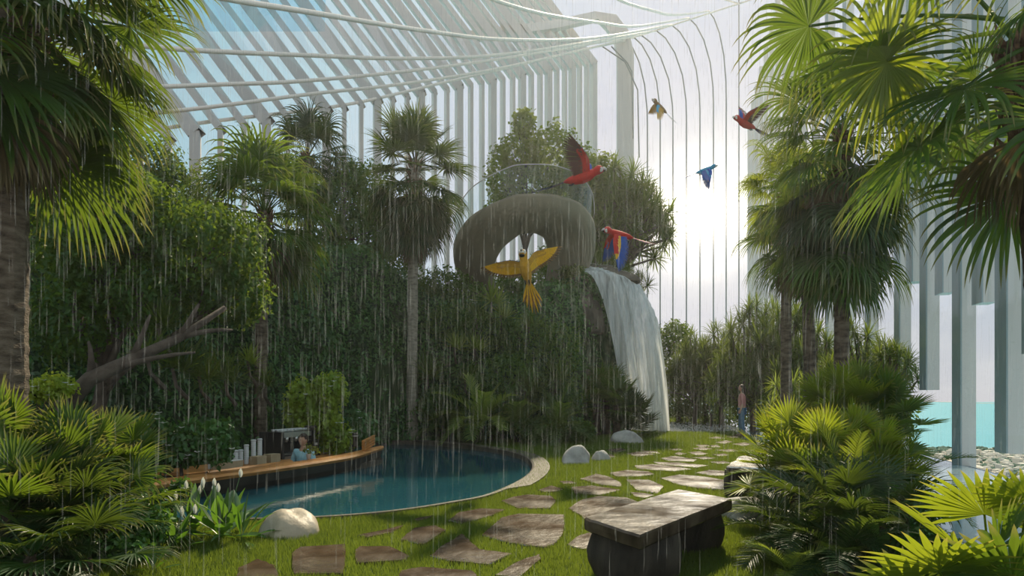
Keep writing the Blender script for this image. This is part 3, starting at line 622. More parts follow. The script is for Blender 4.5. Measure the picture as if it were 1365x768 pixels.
# ------------------------------------------------------------------ stone benches
def slab(poly,z0,z1,mat,name,parent,seed=0,bev=.015,jit=.008):
    rg=random.Random(seed); o=[]
    for a,b in zip(poly,poly[1:]+poly[:1]):
        for k in range(8):
            t=k/8; o.append((a[0]+(b[0]-a[0])*t+rg.uniform(-jit,jit),a[1]+(b[1]-a[1])*t+rg.uniform(-jit,jit)))
    cx=sum(p[0] for p in o)/len(o); cy=sum(p[1] for p in o)/len(o); n=len(o); g=Geo()
    def rg_(s,z): return [(cx+(x-cx)*s,cy+(y-cy)*s,z) for x,y in o]
    rows=[rg_(.97,z0),rg_(1,z0+bev),rg_(1.003,(z0+z1)/2),rg_(1,z1-bev),rg_(.98,z1)]
    g.grid(np.array(rows),closed=True); g.add(rows[-1],N=[list(range(n))]); g.add(rows[0],N=[list(range(n))[::-1]]); return g.build(name,MT[mat],parent)
def stone_leg(name,parent,c,w,h,seed,rz=0,mat='benchleg'):
    rg=np.random.default_rng(seed); k=28; rows=[]
    for z in np.linspace(0,1,12):
        a=np.linspace(0,2*PI,k,endpoint=False); e=.45; ca,sa=np.cos(a),np.sin(a); x=np.sign(ca)*np.abs(ca)**e*w[0]; y=np.sign(sa)*np.abs(sa)**e*w[1]
        b=1-.16*abs(z-.55)**1.5*2+.03*np.sin(a*3+z*5+seed)+rg.normal(0,.006,k); x,y=x*b,y*b; cr,sr=math.cos(rz),math.sin(rz)
        rows.append(np.stack([c[0]+x*cr-y*sr,c[1]+x*sr+y*cr,np.full(k,z*h)],1))
    g=Geo(); g.grid(np.array(rows),closed=True); g.add(rows[-1],N=[list(range(k))]); return g.build(name,MT[mat],parent,smooth=True)
b1=thing('stone_bench','large wet dark stone bench on the lawn in front','bench')
q=lambda px,py,z: (lambda p:(p.x,p.y))(G(px,py,z))
slab([q(778,690,.46),q(851,714,.46),q(976,665,.46),q(905,652,.46)],.35,.46,'bench','seat',b1,2)
stone_leg('leg',b1,(.98,5.42),(.34,.27),.352,4,rz=R(32)); stone_leg('leg',b1,(1.68,6.45),(.27,.25),.352,9,rz=R(32))
b2=thing('stone_bench','rough stone bench farther along the path beside the palm shrubs','bench')
slab([q(968,622,.46),q(985,609,.46),q(1012,603,.46),q(1040,606,.46),q(1045,617,.46),q(1010,624,.46)],.37,.46,'bench','seat',b2,5,jit=.02)
stone_leg('leg',b2,(3.18,9.55),(.20,.16),.375,12); stone_leg('leg',b2,(3.72,10.1),(.17,.15),.375,15)

# ------------------------------------------------------------------ glasshouse
idx=[0]
def trim(g,mat,smooth=False,nm='trim'):
    idx[0]+=1; o=g.build(f'{nm}_{idx[0]}',MT[mat],smooth=smooth); o['kind']='structure'; return o
def facade(n): return np.array([-9.96-.0+.588*n, 27.7+.809*n])       # plan line of the left facade, metres along
def knee(n): return 12.5+.475*n
for n in range(-14,28):
    x,y=facade(n); wide=.17 if n%3==0 else .085; g=Geo(); rz=math.atan2(.809,.588)
    g.box((x,y,knee(n)/2-1),(wide,.30,knee(n)/2+1),rz=R(18))
    z=knee(n); T=16.0
    g2=[(x,y,z),(x-.60*T,y+.0,z+.80*T)]; dv=Vector((-.6,0,.8)); w=Vector((.8,0,.6))*wide*1.5; dp=Vector((0,.30,0)); V=[]
    for p in (Vector(g2[0])-dv*.1,Vector(g2[1])): V+= [p-w-dp,p+w-dp,p+w+dp,p-w+dp]
    g.add([tuple(v) for v in V],Q=[(0,1,5,4),(1,2,6,5),(2,3,7,6),(3,0,4,7)])
    trim(g,'fin')
# rounded corner pier
g=Geo(); c=P(834,300,49.8); pts=[]; 
prof=[(c.x,c.y,-1)]+[(c.x,c.y,z) for z in (8,16,22)]+[tuple(P(x,y,49.8)) for x,y in ((834,70),(828,45),(815,28),(795,20))]+[tuple(P(740,32,47)),tuple(P(600,50,42))]
Vv=[]
for i,p in enumerate(prof):
    a=Vector(prof[max(i-1,0)]); b=Vector(prof[min(i+1,len(prof)-1)]); d=(b-a).normalized(); s=d.cross(Vector((0,-1,0))).normalized(); wd_=.60 if i<7 else .3
    Vv.append([tuple(Vector(p)-s*wd_),tuple(Vector(p)-s*wd_+Vector((0,.5,0))),tuple(Vector(p)+s*wd_+Vector((0,.5,0))),tuple(Vector(p)+s*wd_)])
g.grid(np.array(Vv),closed=True); trim(g,'fin')
# long curved ribs sweeping over the roof; each runs on into a slim mullion of the far facade
HOOPS=[([(120,190),(259,165),(459,140),(583,112),(678,90),(760,70),(835,54)],23,50,863),
 ([(150,156),(278,143),(417,125),(536,112),(655,93),(774,67),(845,50)],22,51,880),
 ([(150,118),(283,113),(417,107),(583,90),(726,69),(855,47)],20.5,51.5,897),
 ([(130,55),(259,67),(417,74),(536,78),(655,74),(774,58),(875,41)],18,52,915),
 ([(200,-22),(312,0),(417,17),(559,40),(678,53),(797,50),(895,33)],15,52.5,933),
 ([(600,-25),(659,0),(726,19),(797,30),(850,35),(918,24)],24,53,951),
 ([(780,-30),(826,0),(869,14),(900,20),(945,15)],30,53.5,968)]
hoops3=[]
for pts,d0,d1,mxp in HOOPS:
    n=len(pts); x0,x1=pts[0][0],pts[-1][0]; raw=[]
    for x,y in pts:
        f=(x-x0)/(x1-x0); inv=(1/d0)*(1-f)+(1/d1)*f; raw.append(np.array(P(x,y,1/inv)))
    # then over the shoulder and down the mullion
    y1=pts[-1][1]; sm=[]
    for i in range(len(raw)-1):
        p0=raw[max(i-1,0)]; p1=raw[i]; p2=raw[i+1]; p3=raw[min(i+2,len(raw)-1)]
        for t in np.linspace(0,1,7)[:-1]: sm.append(.5*((2*p1)+(-p0+p2)*t+(2*p0-5*p1+4*p2-p3)*t*t+(-p0+3*p1-3*p2+p3)*t**3))
    sm.append(raw[-1]); hoops3.append(np.array(sm))
    g=Geo(); g.tube([tuple(p) for p in sm],[.075]*len(sm),n=6); trim(g,'hoop',True)
    a=Vector(raw[-1]); px1=pts[-1][0]; sh=[a]+[P(px1+(mxp-px1)*(1-(1-t)**2.2),y1+115*t**1.3,d1+.5*t) for t in (.15,.35,.6,.85,1)]; sh.append(Vector((sh[-1].x,sh[-1].y,-.5)))
    g=Geo(); g.tube(sh,[.05]*len(sh),n=6); trim(g,'mull',True)
for mxp,d1,y1 in ((985,54,-10),):
    a=P(mxp,y1,d1); g=Geo(); g.tube([a,Vector((a.x,a.y,-.5))],[.05]*2,n=6); trim(g,'mull',True)
for px0,py0,px1_,py1_ in ((800,60,850,120),(815,62,842,95)):
    g=Geo(); g.tube([P(px0,py0,49),P((px0+px1_)/2+8,py0+22,49),P(px1_,py1_,49),P(px1_+2,py1_+90,49)],[.05]*4,n=6); trim(g,'mull',True)
for pa,pb,d in (((845,50),(985,5),52),((560,-120),(985,5),52),((985,5),(1060,-20),52)):
    g=Geo(); g.tube([P(*pa,d),P(*pb,d)],[.06,.06],n=6); trim(g,'hoop',True)
# roof glass between neighbouring ribs
GLR=glassmat('roof_glass',(.97,.98,.985),.035); GLW=glassmat('wall_glass',(.95,.98,.985),.006); GLB=glassmat('sky_tint_pane',(.66,.86,.95),.05)
wi=[0]
def window(g,mat):
    wi[0]+=1; o=g.build(f'window_{wi[0]}',mat,smooth=True); o['kind']='structure'; return o
def resamp(A,n=24):
    s=np.linspace(0,len(A)-1,n); i=np.minimum(s.astype(int),len(A)-2); f=(s-i)[:,None]; return A[i]*(1-f)+A[i+1]*f
for a,b in zip(hoops3[:4],hoops3[1:5]): window(Geo().grid(np.stack([resamp(a),resamp(b)],0)),GLR)
g=Geo(); g.add([tuple(P(200,42,24)),tuple(P(433,42,27)),tuple(P(436,-70,27)),tuple(P(180,-70,24))],Q=[(0,1,2,3)]); window(g,GLB)  # tinted pane added to deepen the blue of the sky opening
# right wall: deep fins standing or hanging along the edge, glass between
for n in range(-44,10):
    d=1.002*(18.17-n); px=909+294*18.17/(18.17-n)
    if d<9 : continue
    x=(px-CX)/F*d; bot={1:(375),2:520,3:390,5:403,6:605,7:470,8:600}.get(n); z0=-.6 if bot is None else CH+(HY-bot)/F*d
    if n<0 and n%3: continue
    wv=.15; g=Geo(); g.box((x+.13,d+.2,(z0+26)/2),(.13,.23,(26-z0)/2),rz=-R(14)); 
    trim(g,'finwarm' if n>-12 else 'fin')
    if n>-12:
        g=Geo(); g.box((x-.012,d+.235,(z0+26)/2),(.014,.235,(26-z0)/2),rz=-R(14)); trim(g,'finblue')
g=Geo(); g.add([(xedge(8)-.1,8,-.05),(xedge(26)-.1,26,-.05),(xedge(26)-.1,26,24),(xedge(8)-.1,8,24)],Q=[(0,1,2,3)]); window(g,GLW)

# ------------------------------------------------------------------ coast far below
SZ=-150.0
g=Geo(); g.add([(-15000,-200,SZ),(15000,-200,SZ),(15000,11500,SZ),(-15000,11500,SZ)],Q=[(0,1,2,3)]); o=g.build('sea',MT['sea']); o['kind']='structure'
def far(px,py): d=F*(CH-SZ)/(py-HY); return ((px-CX)/F*d,d)
land=[far(*p) for p in ((1215,612),(1235,604),(1262,600),(1300,601),(1330,597),(1400,596),(1500,598),(1500,760),(1180,760),(1195,640))]
g=Geo(); g.prism(land,SZ,SZ+2); o=g.build('land',MT['sand']); o['kind']='structure'
for k,(a,b,y) in enumerate(((1252,1300,536.2),(1300,1322,537.6),(1330,1365,535.4),(1225,1250,535.6))):
    g=Geo(); d=F*(CH-SZ)/(y-HY); x0=(a-CX)/F*d; x1=(b-CX)/F*d; pp=[(x0+(x1-x0)*t,d+260*math.sin(t*PI)*s) for s,ts in ((1,np.linspace(0,1,9)),(-1,np.linspace(1,0,9)[1:-1])) for t in ts]
    g.prism(pp,SZ,SZ+3); o=g.build('land',MT['sand']); o['kind']='structure'
protoh=[]
for k in range(4):
    rg=random.Random(k); g=Geo(); h=[4,6,8,5][k]; g.box((0,0,h/2),(7-k,5,h/2)); 
    if k: g.box((3,2,h+1.2),(3,2.4,1.2))
    g.box((0,0,h+.2),(7.3-k,5.3,.3),m=1); 
    for i in range(3):
        g.box((-4+i*3.4,-5.02,h*.55),(.8,.06,1.0),m=2)
    me=g.build('house',[MT['house'],MT['hroof'],MT['hpane']]); protoh.append(me.data); bpy.data.objects.remove(me)
rg=random.Random(5); cnt=0; HP=[]
while cnt<190:
    px=rg.uniform(1225,1372); py=rg.uniform(603,652)
    if py<600+ (1330-px)*.02+4: continue
    if py>597+(px-1215)*.30+4: continue
    x,y=far(px,py)
    if any(abs(x-a)<22 and abs(y-b)<19 for a,b in HP): cnt+=.05; continue
    HP.append((x,y)); o=bpy.data.objects.new('house',protoh[rg.randrange(4)]); COL.objects.link(o); o.location=(x,y,SZ+2); o.rotation_euler=(0,0,rg.choice([.2,1.77,.5,.35])); s=rg.uniform(.7,1.5); o.scale=(s,s,s)
    tag(o,'small cream flat-roofed house in the coastal town far below','house','houses of the coastal town'); cnt+=1
g=Geo(); rr=np.random.default_rng(2)
for k in range(1500):
    px=rr.uniform(1225,1372); py=rr.uniform(599,650)
    if py>599+(px-1215)*.30: continue
    x,y=far(px,py)
    if any(abs(x-a)<12 and abs(y-b)<11 for a,b in HP): continue
    V,T=bmesh_ico(1); V=np.array(V)*rr.uniform(3.5,7)*np.array([1.3,1,.7])+np.array([x,y,SZ+5]); g.add(V,T=T)
tag(g.build('far_trees',MT['citytree']),'dark green tree cover between the houses of the coastal town','trees',kind='stuff')
g=Geo(); x,y=far(1330,570); g.prism([(-16,-3),(10,-3),(18,0),(10,3),(-16,3)],0,3); g.box((-4,0,4.5),(6,2.2,1.6)); o=tag(g.build('boat',MT['white'],loc=(x,y,SZ)),'tiny white boat on the turquoise sea','boat')
o.rotation_euler=(0,0,.1)

# ------------------------------------------------------------------ spiral ramp with glass balustrade
HC=P(699,340,25.2); ro,ri=2.62,1.02
def hz_(a):   # height of the ramp by turn angle (degrees), rising clockwise seen from above: back, left, near, right
    return np.interp(a%360,[0,30,90,135,180,225,262,290,315,340,360],[6.9,6.2,5.3,5.65,6.55,7.45,7.95,8.0,7.9,7.5,6.9])
rt=thing('spiral_ramp','olive grey plastered spiral ramp looping above the hillside','ramp')
angs=np.linspace(0,360,92); rows=[]; edge=[]; edgei=[]
for a in angs:
    z=float(hz_(a)); ca,sa=math.cos(R(a)),math.sin(R(a)); rin=ri+.15*math.cos(R(a-180))
    sec=[]
    for t in np.linspace(0,1,15):          # bowl-shaped underside, flat top
        w=PI*t; rr_=(rin+ro)/2+(ro-rin)/2*math.cos(w)*1.0; dz=-.42*math.sin(w)**.75*(1 if 0<t<1 else 0)-.72*t; sec.append((rr_,z+dz-.06))
    sec+= [(rin,z-.55),(rin+.08,z-.55),(rin+.3,z-.3),(ro-.3,z-.12),(ro-.08,z+.0),(ro-.08,z+.04),(ro,z+.04)]
    rows.append([(HC.x+r*ca,HC.y+r*sa*1.05,zz) for r,zz in sec]); edge.append((HC.x+(ro-.06)*ca,HC.y+(ro-.06)*sa*1.05,z)); edgei.append((HC.x+(rin+.06)*ca,HC.y+(rin+.06)*sa*1.05,z))
g=Geo(); rows=np.array(rows); g.grid(rows,closed=True); g.build('ramp_deck',MT['conc'],rt,smooth=True)
GLS=glassmat('balustrade_glass',(.86,.95,.94),.08)
for E,nm in (([e_ for e_,a_ in zip(edge,angs) if a_>150],'glass_balustrade'),):
    E=np.array(E); g=Geo(); g.grid(np.stack([E+[0,0,.02],E+[0,0,1.02]],0)); ob=g.build(nm,GLS,rt,smooth=True)
    g=Geo(); g.tube([tuple(p) for p in E+[0,0,1.03]],[.018]*len(E),n=5); g.build('handrail',MT['fin'],ob,smooth=True)
lg=thing('glass_rail','short glass balustrade half buried in the hillside shrubs below the yellow parrot','glass rail')
g=Geo(); e=[P(662,396,24.0),P(680,404,23.6),P(700,411,23.2),P(722,417,23.2)]; g.grid(np.array([[tuple(p-Vector((0,0,1.0))) for p in e],[tuple(p) for p in e]])); g.build('glass_pane',glassmat('tinted_glass',(.5,.68,.72),.25),lg)
g=Geo(); g.tube(e,[.02]*4,n=5); g.build('handrail',MT['fin'],lg)

# ------------------------------------------------------------------ waterfall
m,nt2,o2=newmat('falling_water'); L2=nt2.links
tc2=nt2.nodes.new('ShaderNodeTexCoord'); mp2=nt2.nodes.new('ShaderNodeMapping'); mp2.inputs['Scale'].default_value=(9,9,.55); L2.new(tc2.outputs['Object'],mp2.inputs[0])
n2=node(nt2,'ShaderNodeTexNoise',Scale=1.0,Detail=6); L2.new(mp2.outputs[0],n2.inputs['Vector'])
fa=node(nt2,'ShaderNodeMapRange'); L2.new(n2.outputs[0],fa.inputs[0]); fa.inputs[1].default_value=.30; fa.inputs[2].default_value=.62; fa.inputs[3].default_value=.42; fa.inputs[4].default_value=.97
tr=nt2.nodes.new('ShaderNodeBsdfTransparent'); tr.inputs[0].default_value=(.9,.94,.95,1); df=node(nt2,'ShaderNodeBsdfDiffuse'); df.inputs[0].default_value=(.92,.94,.94,1)
tl=node(nt2,'ShaderNodeBsdfTranslucent'); tl.inputs[0].default_value=(.92,.94,.94,1); gl=node(nt2,'ShaderNodeBsdfGlossy',Roughness=.25)
a1=nt2.nodes.new('ShaderNodeMixShader'); a1.inputs[0].default_value=.45; L2.new(df.outputs[0],a1.inputs[1]); L2.new(tl.outputs[0],a1.inputs[2])
a2=nt2.nodes.new('ShaderNodeMixShader'); a2.inputs[0].default_value=.12; L2.new(a1.outputs[0],a2.inputs[1]); L2.new(gl.outputs[0],a2.inputs[2])
a3=nt2.nodes.new('ShaderNodeMixShader'); L2.new(fa.outputs[0],a3.inputs[0]); L2.new(tr.outputs[0],a3.inputs[1]); L2.new(a2.outputs[0],a3.inputs[2])
bp=node(nt2,'ShaderNodeBump',Strength=.8); bp.inputs['Distance'].default_value=.1; L2.new(n2.outputs[0],bp.inputs['Height'])
for q_ in (df,gl): L2.new(bp.outputs[0],q_.inputs['Normal'])
L2.new(a3.outputs[0],o2.inputs[0]); WFM=m
wf=thing('waterfall','tall white waterfall pouring off the cliff beside the lawn','waterfall')
def fall(A_,B_,C_,D_,seed,bulge=.0,nu=40,nv=46,name='water_sheet',top=.0):
    rg=np.random.default_rng(seed); u=np.linspace(0,1,nu); v=np.linspace(0,1,nv); rows=[]
    for vv in v:
        row=[]
        for uu in u:
            T_=np.array(A_)*(1-uu)+np.array(B_)*uu; E_=np.array(C_)*(1-uu)+np.array(D_)*uu; hp=math.sqrt(vv)
            p=T_*(1-hp)+E_*hp; p[2]=T_[2]*(1-vv)+E_[2]*vv; p[2]+=.25*math.sin(PI*uu)*(1-vv)
            rp=.10*math.sin(uu*23+seed)+.06*math.sin(uu*47+2*seed+vv*2); p[1]-=rp*(.35+vv)+bulge*math.sin(PI*uu); p[0]+=.05*math.sin(uu*31+vv*3); row.append(p)
        rows.append(row)
    Geo().grid(np.array(rows)).build(name,WFM,wf,smooth=True)
fall(P(780,362,24.6),P(855,386,26.0),P(832,572,25.0),P(893,577,25.4),1,.25)
fall(P(779,358,25.4),P(848,376,27.0),P(850,570,26.6),P(890,572,26.8),4)
fall(P(855,392,26.0),P(874,430,27.5),P(868,572,26),P(893,575,26.5),7)
# water running over the lip of the rock
g=Geo(); A0=np.array([[P(760,352,27),P(772,354,26),P(779,359,25.2),P(780,363,24.7)],[P(790,350,28),P(806,355,27),P(812,360,26),P(814,366,25.1)],[P(812,352,29),P(835,360,28),P(846,370,27),P(855,386,26)]],float).transpose(1,0,2); g.grid(A0); g.build('lip_water',WFM,wf,smooth=True)
g=Geo(); n=len(spl); g.add([(x,y,-.05) for x,y in spl],N=[list(range(n))]); tag(g.build('splash_pool',MT['splash']),'sparkling plunge basin at the foot of the waterfall','plunge pool')
g=Geo(); rr=np.random.default_rng(4)
for k in range(1300):
    a=rr.uniform(0,2*PI); r=rr.random()**.5; x=6.9+2.5*math.cos(a)*r; y=29.3+4.0*math.sin(a)*r
    if rr.random()<.35: x=5.7+rr.normal(0,.5); y=26.4+rr.normal(0,.35)
    s=rr.uniform(.01,.035); z=-.03+abs(rr.normal(0,.06)); g.add([(x-s,y,z),(x,y-s,z),(x+s,y,z),(x,y+s,z),(x,y,z+s*1.5),(x,y,z-s)],T=[(0,1,4),(1,2,4),(2,3,4),(3,0,4),(1,0,5),(2,1,5),(3,2,5),(0,3,5)])
tag(g.build('splash_drops',MT['cup']),'white splashing drops over the plunge basin','splash drops',kind='stuff')
# lip rock
for c,s_,sd,lab in ((P(800,378,26.6),(1.5,1.1,.75),21,'brown rock ledge under the waterfall lip'),(P(775,440,25.2),(.75,.8,1.6),23,'tall brown rock face left of the waterfall'),(P(770,520,25.0),(.7,.7,1.5),25,'mossy brown rock at the cliff foot behind the small fan palms')):
    bb=boulder(lab,tuple(c),s_,'rockhill',sd); bb.name='cliff_rock'; bb['category']='rock'

# ------------------------------------------------------------------ swim-up bar shaped like a boat
def b3(s,o,z): x,y=bar(s,o); return (x,y,z)
bt=thing('boat_bar','long orange varnished boat-shaped bar counter at the pool edge','bar counter')
Ls=6.0; rows=[]; hull=[]
for s in np.linspace(0,1,34):
    S_=s*Ls*1.0; z=.14+.16*max(0,s-.72)**1.4*3; wI=.34*min(1,(1-s)*4+.05)**.6; off=-.02-.18*math.sin(PI*s)*1.0+.28*max(0,s-.8)*2
    rows.append([b3(S_,off,z),b3(S_,off-.03,z+.05),b3(S_,off,z+.085),b3(S_,off+wI,z+.085),b3(S_,off+wI+.02,z+.04),b3(S_,off+wI,z)])
    hull.append([b3(S_,off+.01,z),b3(S_,off+.06,z-.14),b3(S_,off+.22*min(1,(1-s)*3+.1),-.25),b3(S_,off+wI,-.25),b3(S_,off+wI,z)])
rows=np.array(rows); hull=np.array(hull)
g=Geo(); g.grid(rows,closed=True); g.add(rows[0],N=[[0,1,2,3,4,5]]); g.add(rows[-1],N=[[5,4,3,2,1,0]]); g.build('counter_top',MT['wood'],bt)
g=Geo(); g.grid(hull,closed=True); g.add(hull[0],N=[[0,1,2,3,4]]); g.build('hull',MT['hull'],bt)
g=Geo(); st=np.array([[b3(s,o0,.17) ,b3(s,o0+.05,.20),b3(s,o0+.10,.17)] for s in np.linspace(1.6,3.6,12) for o0 in (.50,)]); g.grid(st,closed=True); g.build('side_rail',MT['wood'],bt)
# raised stern seat block with planks
g=Geo()
for k in range(4):
    g.add([b3(5.2,.02,.26+k*.055),b3(5.95,.26,.33+k*.055),b3(5.95,.30,.33+k*.055),b3(5.2,.09,.26+k*.055),b3(5.2,.02,.305+k*.055),b3(5.95,.26,.375+k*.055),b3(5.95,.30,.375+k*.055),b3(5.2,.09,.305+k*.055)],Q=[(0,1,5,4),(4,5,6,7),(3,7,6,2),(0,4,7,3),(1,2,6,5),(0,3,2,1)])
g.build('stern_board',MT['wood'],bt)
bc=thing('back_counter','dark rear service counter behind the barista','counter')
g=Geo(); p=[b3(1.6,.95,0)[:2],b3(5.7,.95,0)[:2],b3(5.7,1.75,0)[:2],b3(1.6,1.75,0)[:2]]; g.prism(p,-1.28,.10); g.build('cabinet',MT['dark'],bc)
g=Geo(); p=[b3(1.55,.88,0)[:2],b3(5.75,.88,0)[:2],b3(5.75,1.78,0)[:2],b3(1.55,1.78,0)[:2]]; g.prism(p,.10,.15); g.build('worktop',MT['wood'],bc)
g=Geo(); p=[G(185,640,0),G(206,636,0),G(206,645,0),G(188,648,0)]; g.prism([(q_.x,q_.y) for q_ in p],-.2,.10); tag(g.build('stone_step',MT['boulder']),'grey stone step at the near tip of the boat bar','step')
angb=math.atan2(U[1],U[0])
def cupstack(s,o,h,lab,z0=.15):
    x,y=bar(s,o); t=thing('paper_cup_stack',lab,'paper cups',(x,y,z0),0,'stacked white paper cups on the bar'); g=Geo(); prof=[(.036,0)]; k=max(3,int(h/.035))
    for i in range(k): z=h*i/k; prof+= [(.040,z+.004),(.043,z+h/k*.85),(.040,z+h/k*.9)]
    prof.append((.045,h)); g.lathe(prof,n=14); g.build('cups',MT['cup'],t,smooth=True); Geo().lathe([(.046,h-.02),(.047,h),(.038,h+.012)],n=14).build('lid',MT['cup'],t,smooth=True)
cs=[(2.20,.24),(2.36,.25),(2.58,.33),(2.78,.27),(2.90,.27),(3.04,.35),(3.22,.43),(3.38,.44)]
clab=['white paper cup stack at the left end of the row','white paper cup stack second from the left end','tall paper cup stack standing on the white box end','low paper cup stack right of the tall one','low paper cup stack in the row centre','paper cup stack left of the two tallest','tallest paper cup stack but one, by the small box','tallest paper cup stack next to the coffee machine']
for (s,h),l_ in zip(cs,clab): cupstack(s,1.1,h,l_,z0=.15)
for s,o,hx_,hz_2,mat,lab in ((2.42,.93,.26,.06,'white','long white and tan cardboard box before the cup stacks'),(3.15,.93,.12,.07,'card','small tan cardboard box below the tallest cup stacks'),(3.5,.92,.13,.075,'card','tan cardboard box beside the coffee machine')):
    x,y=bar(s,o); t=thing('cardboard_box',lab,'box',(x,y,.15),angb); g=Geo(); g.box((0,0,hz_2),(hx_,.09,hz_2)); g.build('carton',MT['card'],t); g=Geo(); g.box((0,0,hz_2*2+.004),(hx_*1.0,.09,.004)); g.build('flap',MT[mat],t)
# coffee machine
x,y=bar(4.45,1.35); t=thing('coffee_machine','wide black and steel espresso machine with white cups on top','coffee machine',(x,y,.15),angb)
g=Geo(); g.box((-.47,0,.27),(.03,.28,.26)); g.box((.47,0,.27),(.03,.28,.26)); g.box((0,.1,.30),(.46,.17,.22)); g.build('side_panel',MT['black'],t)
g=Geo(); g.box((0,-.08,.47),(.44,.16,.05)); g.box((0,-.1,.03),(.44,.2,.03)); g.build('steel_body',MT['steel'],t)
g=Geo(); g.box((0,-.16,.09),(.42,.12,.01)); g.build('drip_tray',MT['steel'],t)
for k in range(3):
    xx=-.28+k*.28; g=Geo(); g.lathe([(.045,-.05),(.045,.04),(.03,.05)],c=(xx,-.2,.38),n=12); gh=g.build('group_head',MT['steel'],t,smooth=True)
    g=Geo(); g.tube([(xx,-.22,.34),(xx,-.36,.33)],[.014,.012],n=6); g.build('handle',MT['black'],gh)
g=Geo(); g.tube([(-.46,-.2,.55),(.46,-.2,.55)],[.012,.012],n=6); g.tube([(-.46,-.2,.52),(-.46,-.2,.55)],[.01,.01],n=5); g.tube([(.46,-.2,.52),(.46,-.2,.55)],[.01,.01],n=5); g.build('cup_rail',MT['steel'],t)
cupp=Geo().lathe([(.02,0),(.036,.03),(.04,.055),(.034,.055),(.03,.02)],n=10).build('cup',MT['cup'],smooth=True); cupm=cupp.data; bpy.data.objects.remove(cupp)
for k in range(20):
    o=bpy.data.objects.new('cup',cupm); COL.objects.link(o); lx=-.42+.094*(k%10); ly=-.12 if k<10 else .0; v=Matrix.Rotation(angb,3,'Z')@Vector((lx,ly,0)); o.location=(x+v.x,y+v.y,.675); tag(o,'small white cup upside up on top of the espresso machine','cup','white cups on the espresso machine')
x,y=bar(4.98,1.2); t=thing('coffee_grinder','black coffee grinder with dark hopper right of the espresso machine','coffee grinder',(x,y,.15),angb)
g=Geo(); g.box((0,0,.17),(.09,.12,.17),taper=.85); g.box((0,-.1,.05),(.07,.09,.05)); g.build('body',MT['black'],t)
Geo().lathe([(.06,.34),(.07,.38),(.12,.56),(.13,.60),(.10,.62)],n=16).build('hopper',MT['hull'],t,smooth=True); Geo().lathe([(.05,.22),(.05,.27)],c=(0,-.13,0),n=12).build('dosing_chamber',MT['steel'],t)
x,y=bar(5.35,1.1); t=thing('steel_jug','small steel jug on the rear counter by the grinder','jug',(x,y,.15)); Geo().lathe([(.05,0),(.06,.05),(.045,.11),(.05,.14),(.04,.14),(.035,.03)],n=14).build('jug_body',MT['steel'],t,smooth=True); Geo().tube([(.05,0,.12),(.09,0,.1),(.09,0,.05),(.055,0,.03)],[.006]*4,n=5).build('handle',MT['steel'],t)
x,y=bar(5.15,.22); t=thing('mooring_post','short dark post near the stern of the boat bar','post',(x,y,.34)); Geo().lathe([(.05,0),(.06,.03),(.045,.06),(.045,.22),(.065,.25),(.05,.29)],n=12).build('post_shaft',MT['hull'],t,smooth=True); Geo().lathe([(.07,.22),(.07,.235)],n=12).build('collar',MT['steel'],t)

x,y=bar(3.55,.12); t=thing('potted_herb','small green herb in a glass pot on the bar counter before the barista','potted plant',(x,y,.235)); Geo().lathe([(.03,0),(.045,.09),(.05,.10),(.04,.10)],n=12).build('pot',MT['cup'],t,smooth=True)
g=Geo(); leaf_cloud(g,6,[((0,0,.19),(.10,.09,.10),120),((.12,.04,.16),(.07,.06,.07),60)],.05); g.build('foliage',LG['broadlight'],t)

# ------------------------------------------------------------------ people
def skin_geo(J,E,sub=2,rootj='pelvis'):
    me=bpy.data.meshes.new('tmp'); names=list(J); me.from_pydata([J[k][0] for k in names],[(names.index(a),names.index(b)) for a,b in E],[]); o=bpy.data.objects.new('tmp',me); COL.objects.link(o)
    md=o.modifiers.new('s','SKIN'); md.use_smooth_shade=True
    for i,k in enumerate(names): r=J[k][1]; me.skin_vertices[0].data[i].radius=(r,r) if not hasattr(r,'__len__') else r; me.skin_vertices[0].data[i].use_root=(k==rootj)
    m2=o.modifiers.new('u','SUBSURF'); m2.levels=sub; m2.render_levels=sub
    dg=bpy.context.evaluated_depsgraph_get(); ev=o.evaluated_get(dg); mm=ev.to_mesh(); V=[tuple(v.co) for v in mm.vertices]; Fc=[list(p.vertices) for p in mm.polygons]; ev.to_mesh_clear(); bpy.data.objects.remove(o); bpy.data.meshes.remove(me); return V,Fc
def head_geo(c,yaw=0,s=1.0):
    V,T=bmesh_ico(4); V=np.array(V); x,y,z=V[:,0],V[:,1],V[:,2]
    w=np.where(z<0,1-.28*np.abs(z)**1.5,1); P_=np.stack([x*.075*w,y*.095*np.where(z<-.2,.92,1),z*.115],1)
    nose=np.exp(-((x/.16)**2+((z+.12)/.22)**2))*(y<0); P_[:,1]-=.020*nose*np.clip((.18-z)*2,0,1)
    for sx in (-1,1): P_[:,1]+=.010*np.exp(-(((x-sx*.36)/.2)**2+((z-.05)/.14)**2))*(y<0)
    P_[:,1]-=.006*np.exp(-((x/.3)**2+((z+.48)/.1)**2))*(y<0); P_[:,1]-=.010*np.exp(-((x/.35)**2+((z+.85)/.2)**2))*(y<0)
    for sx in (-1,1): P_[:,0]+=sx*.014*np.exp(-(((x-sx)/.2)**2+((z+.02)/.2)**2+((y-.1)/.22)**2))
    P_*=s; a=R(yaw); ca,sa=math.cos(a),math.sin(a); Q_=P_.copy(); Q_[:,0]=P_[:,0]*ca-P_[:,1]*sa; Q_[:,1]=P_[:,0]*sa+P_[:,1]*ca; return Q_+np.array(c),T
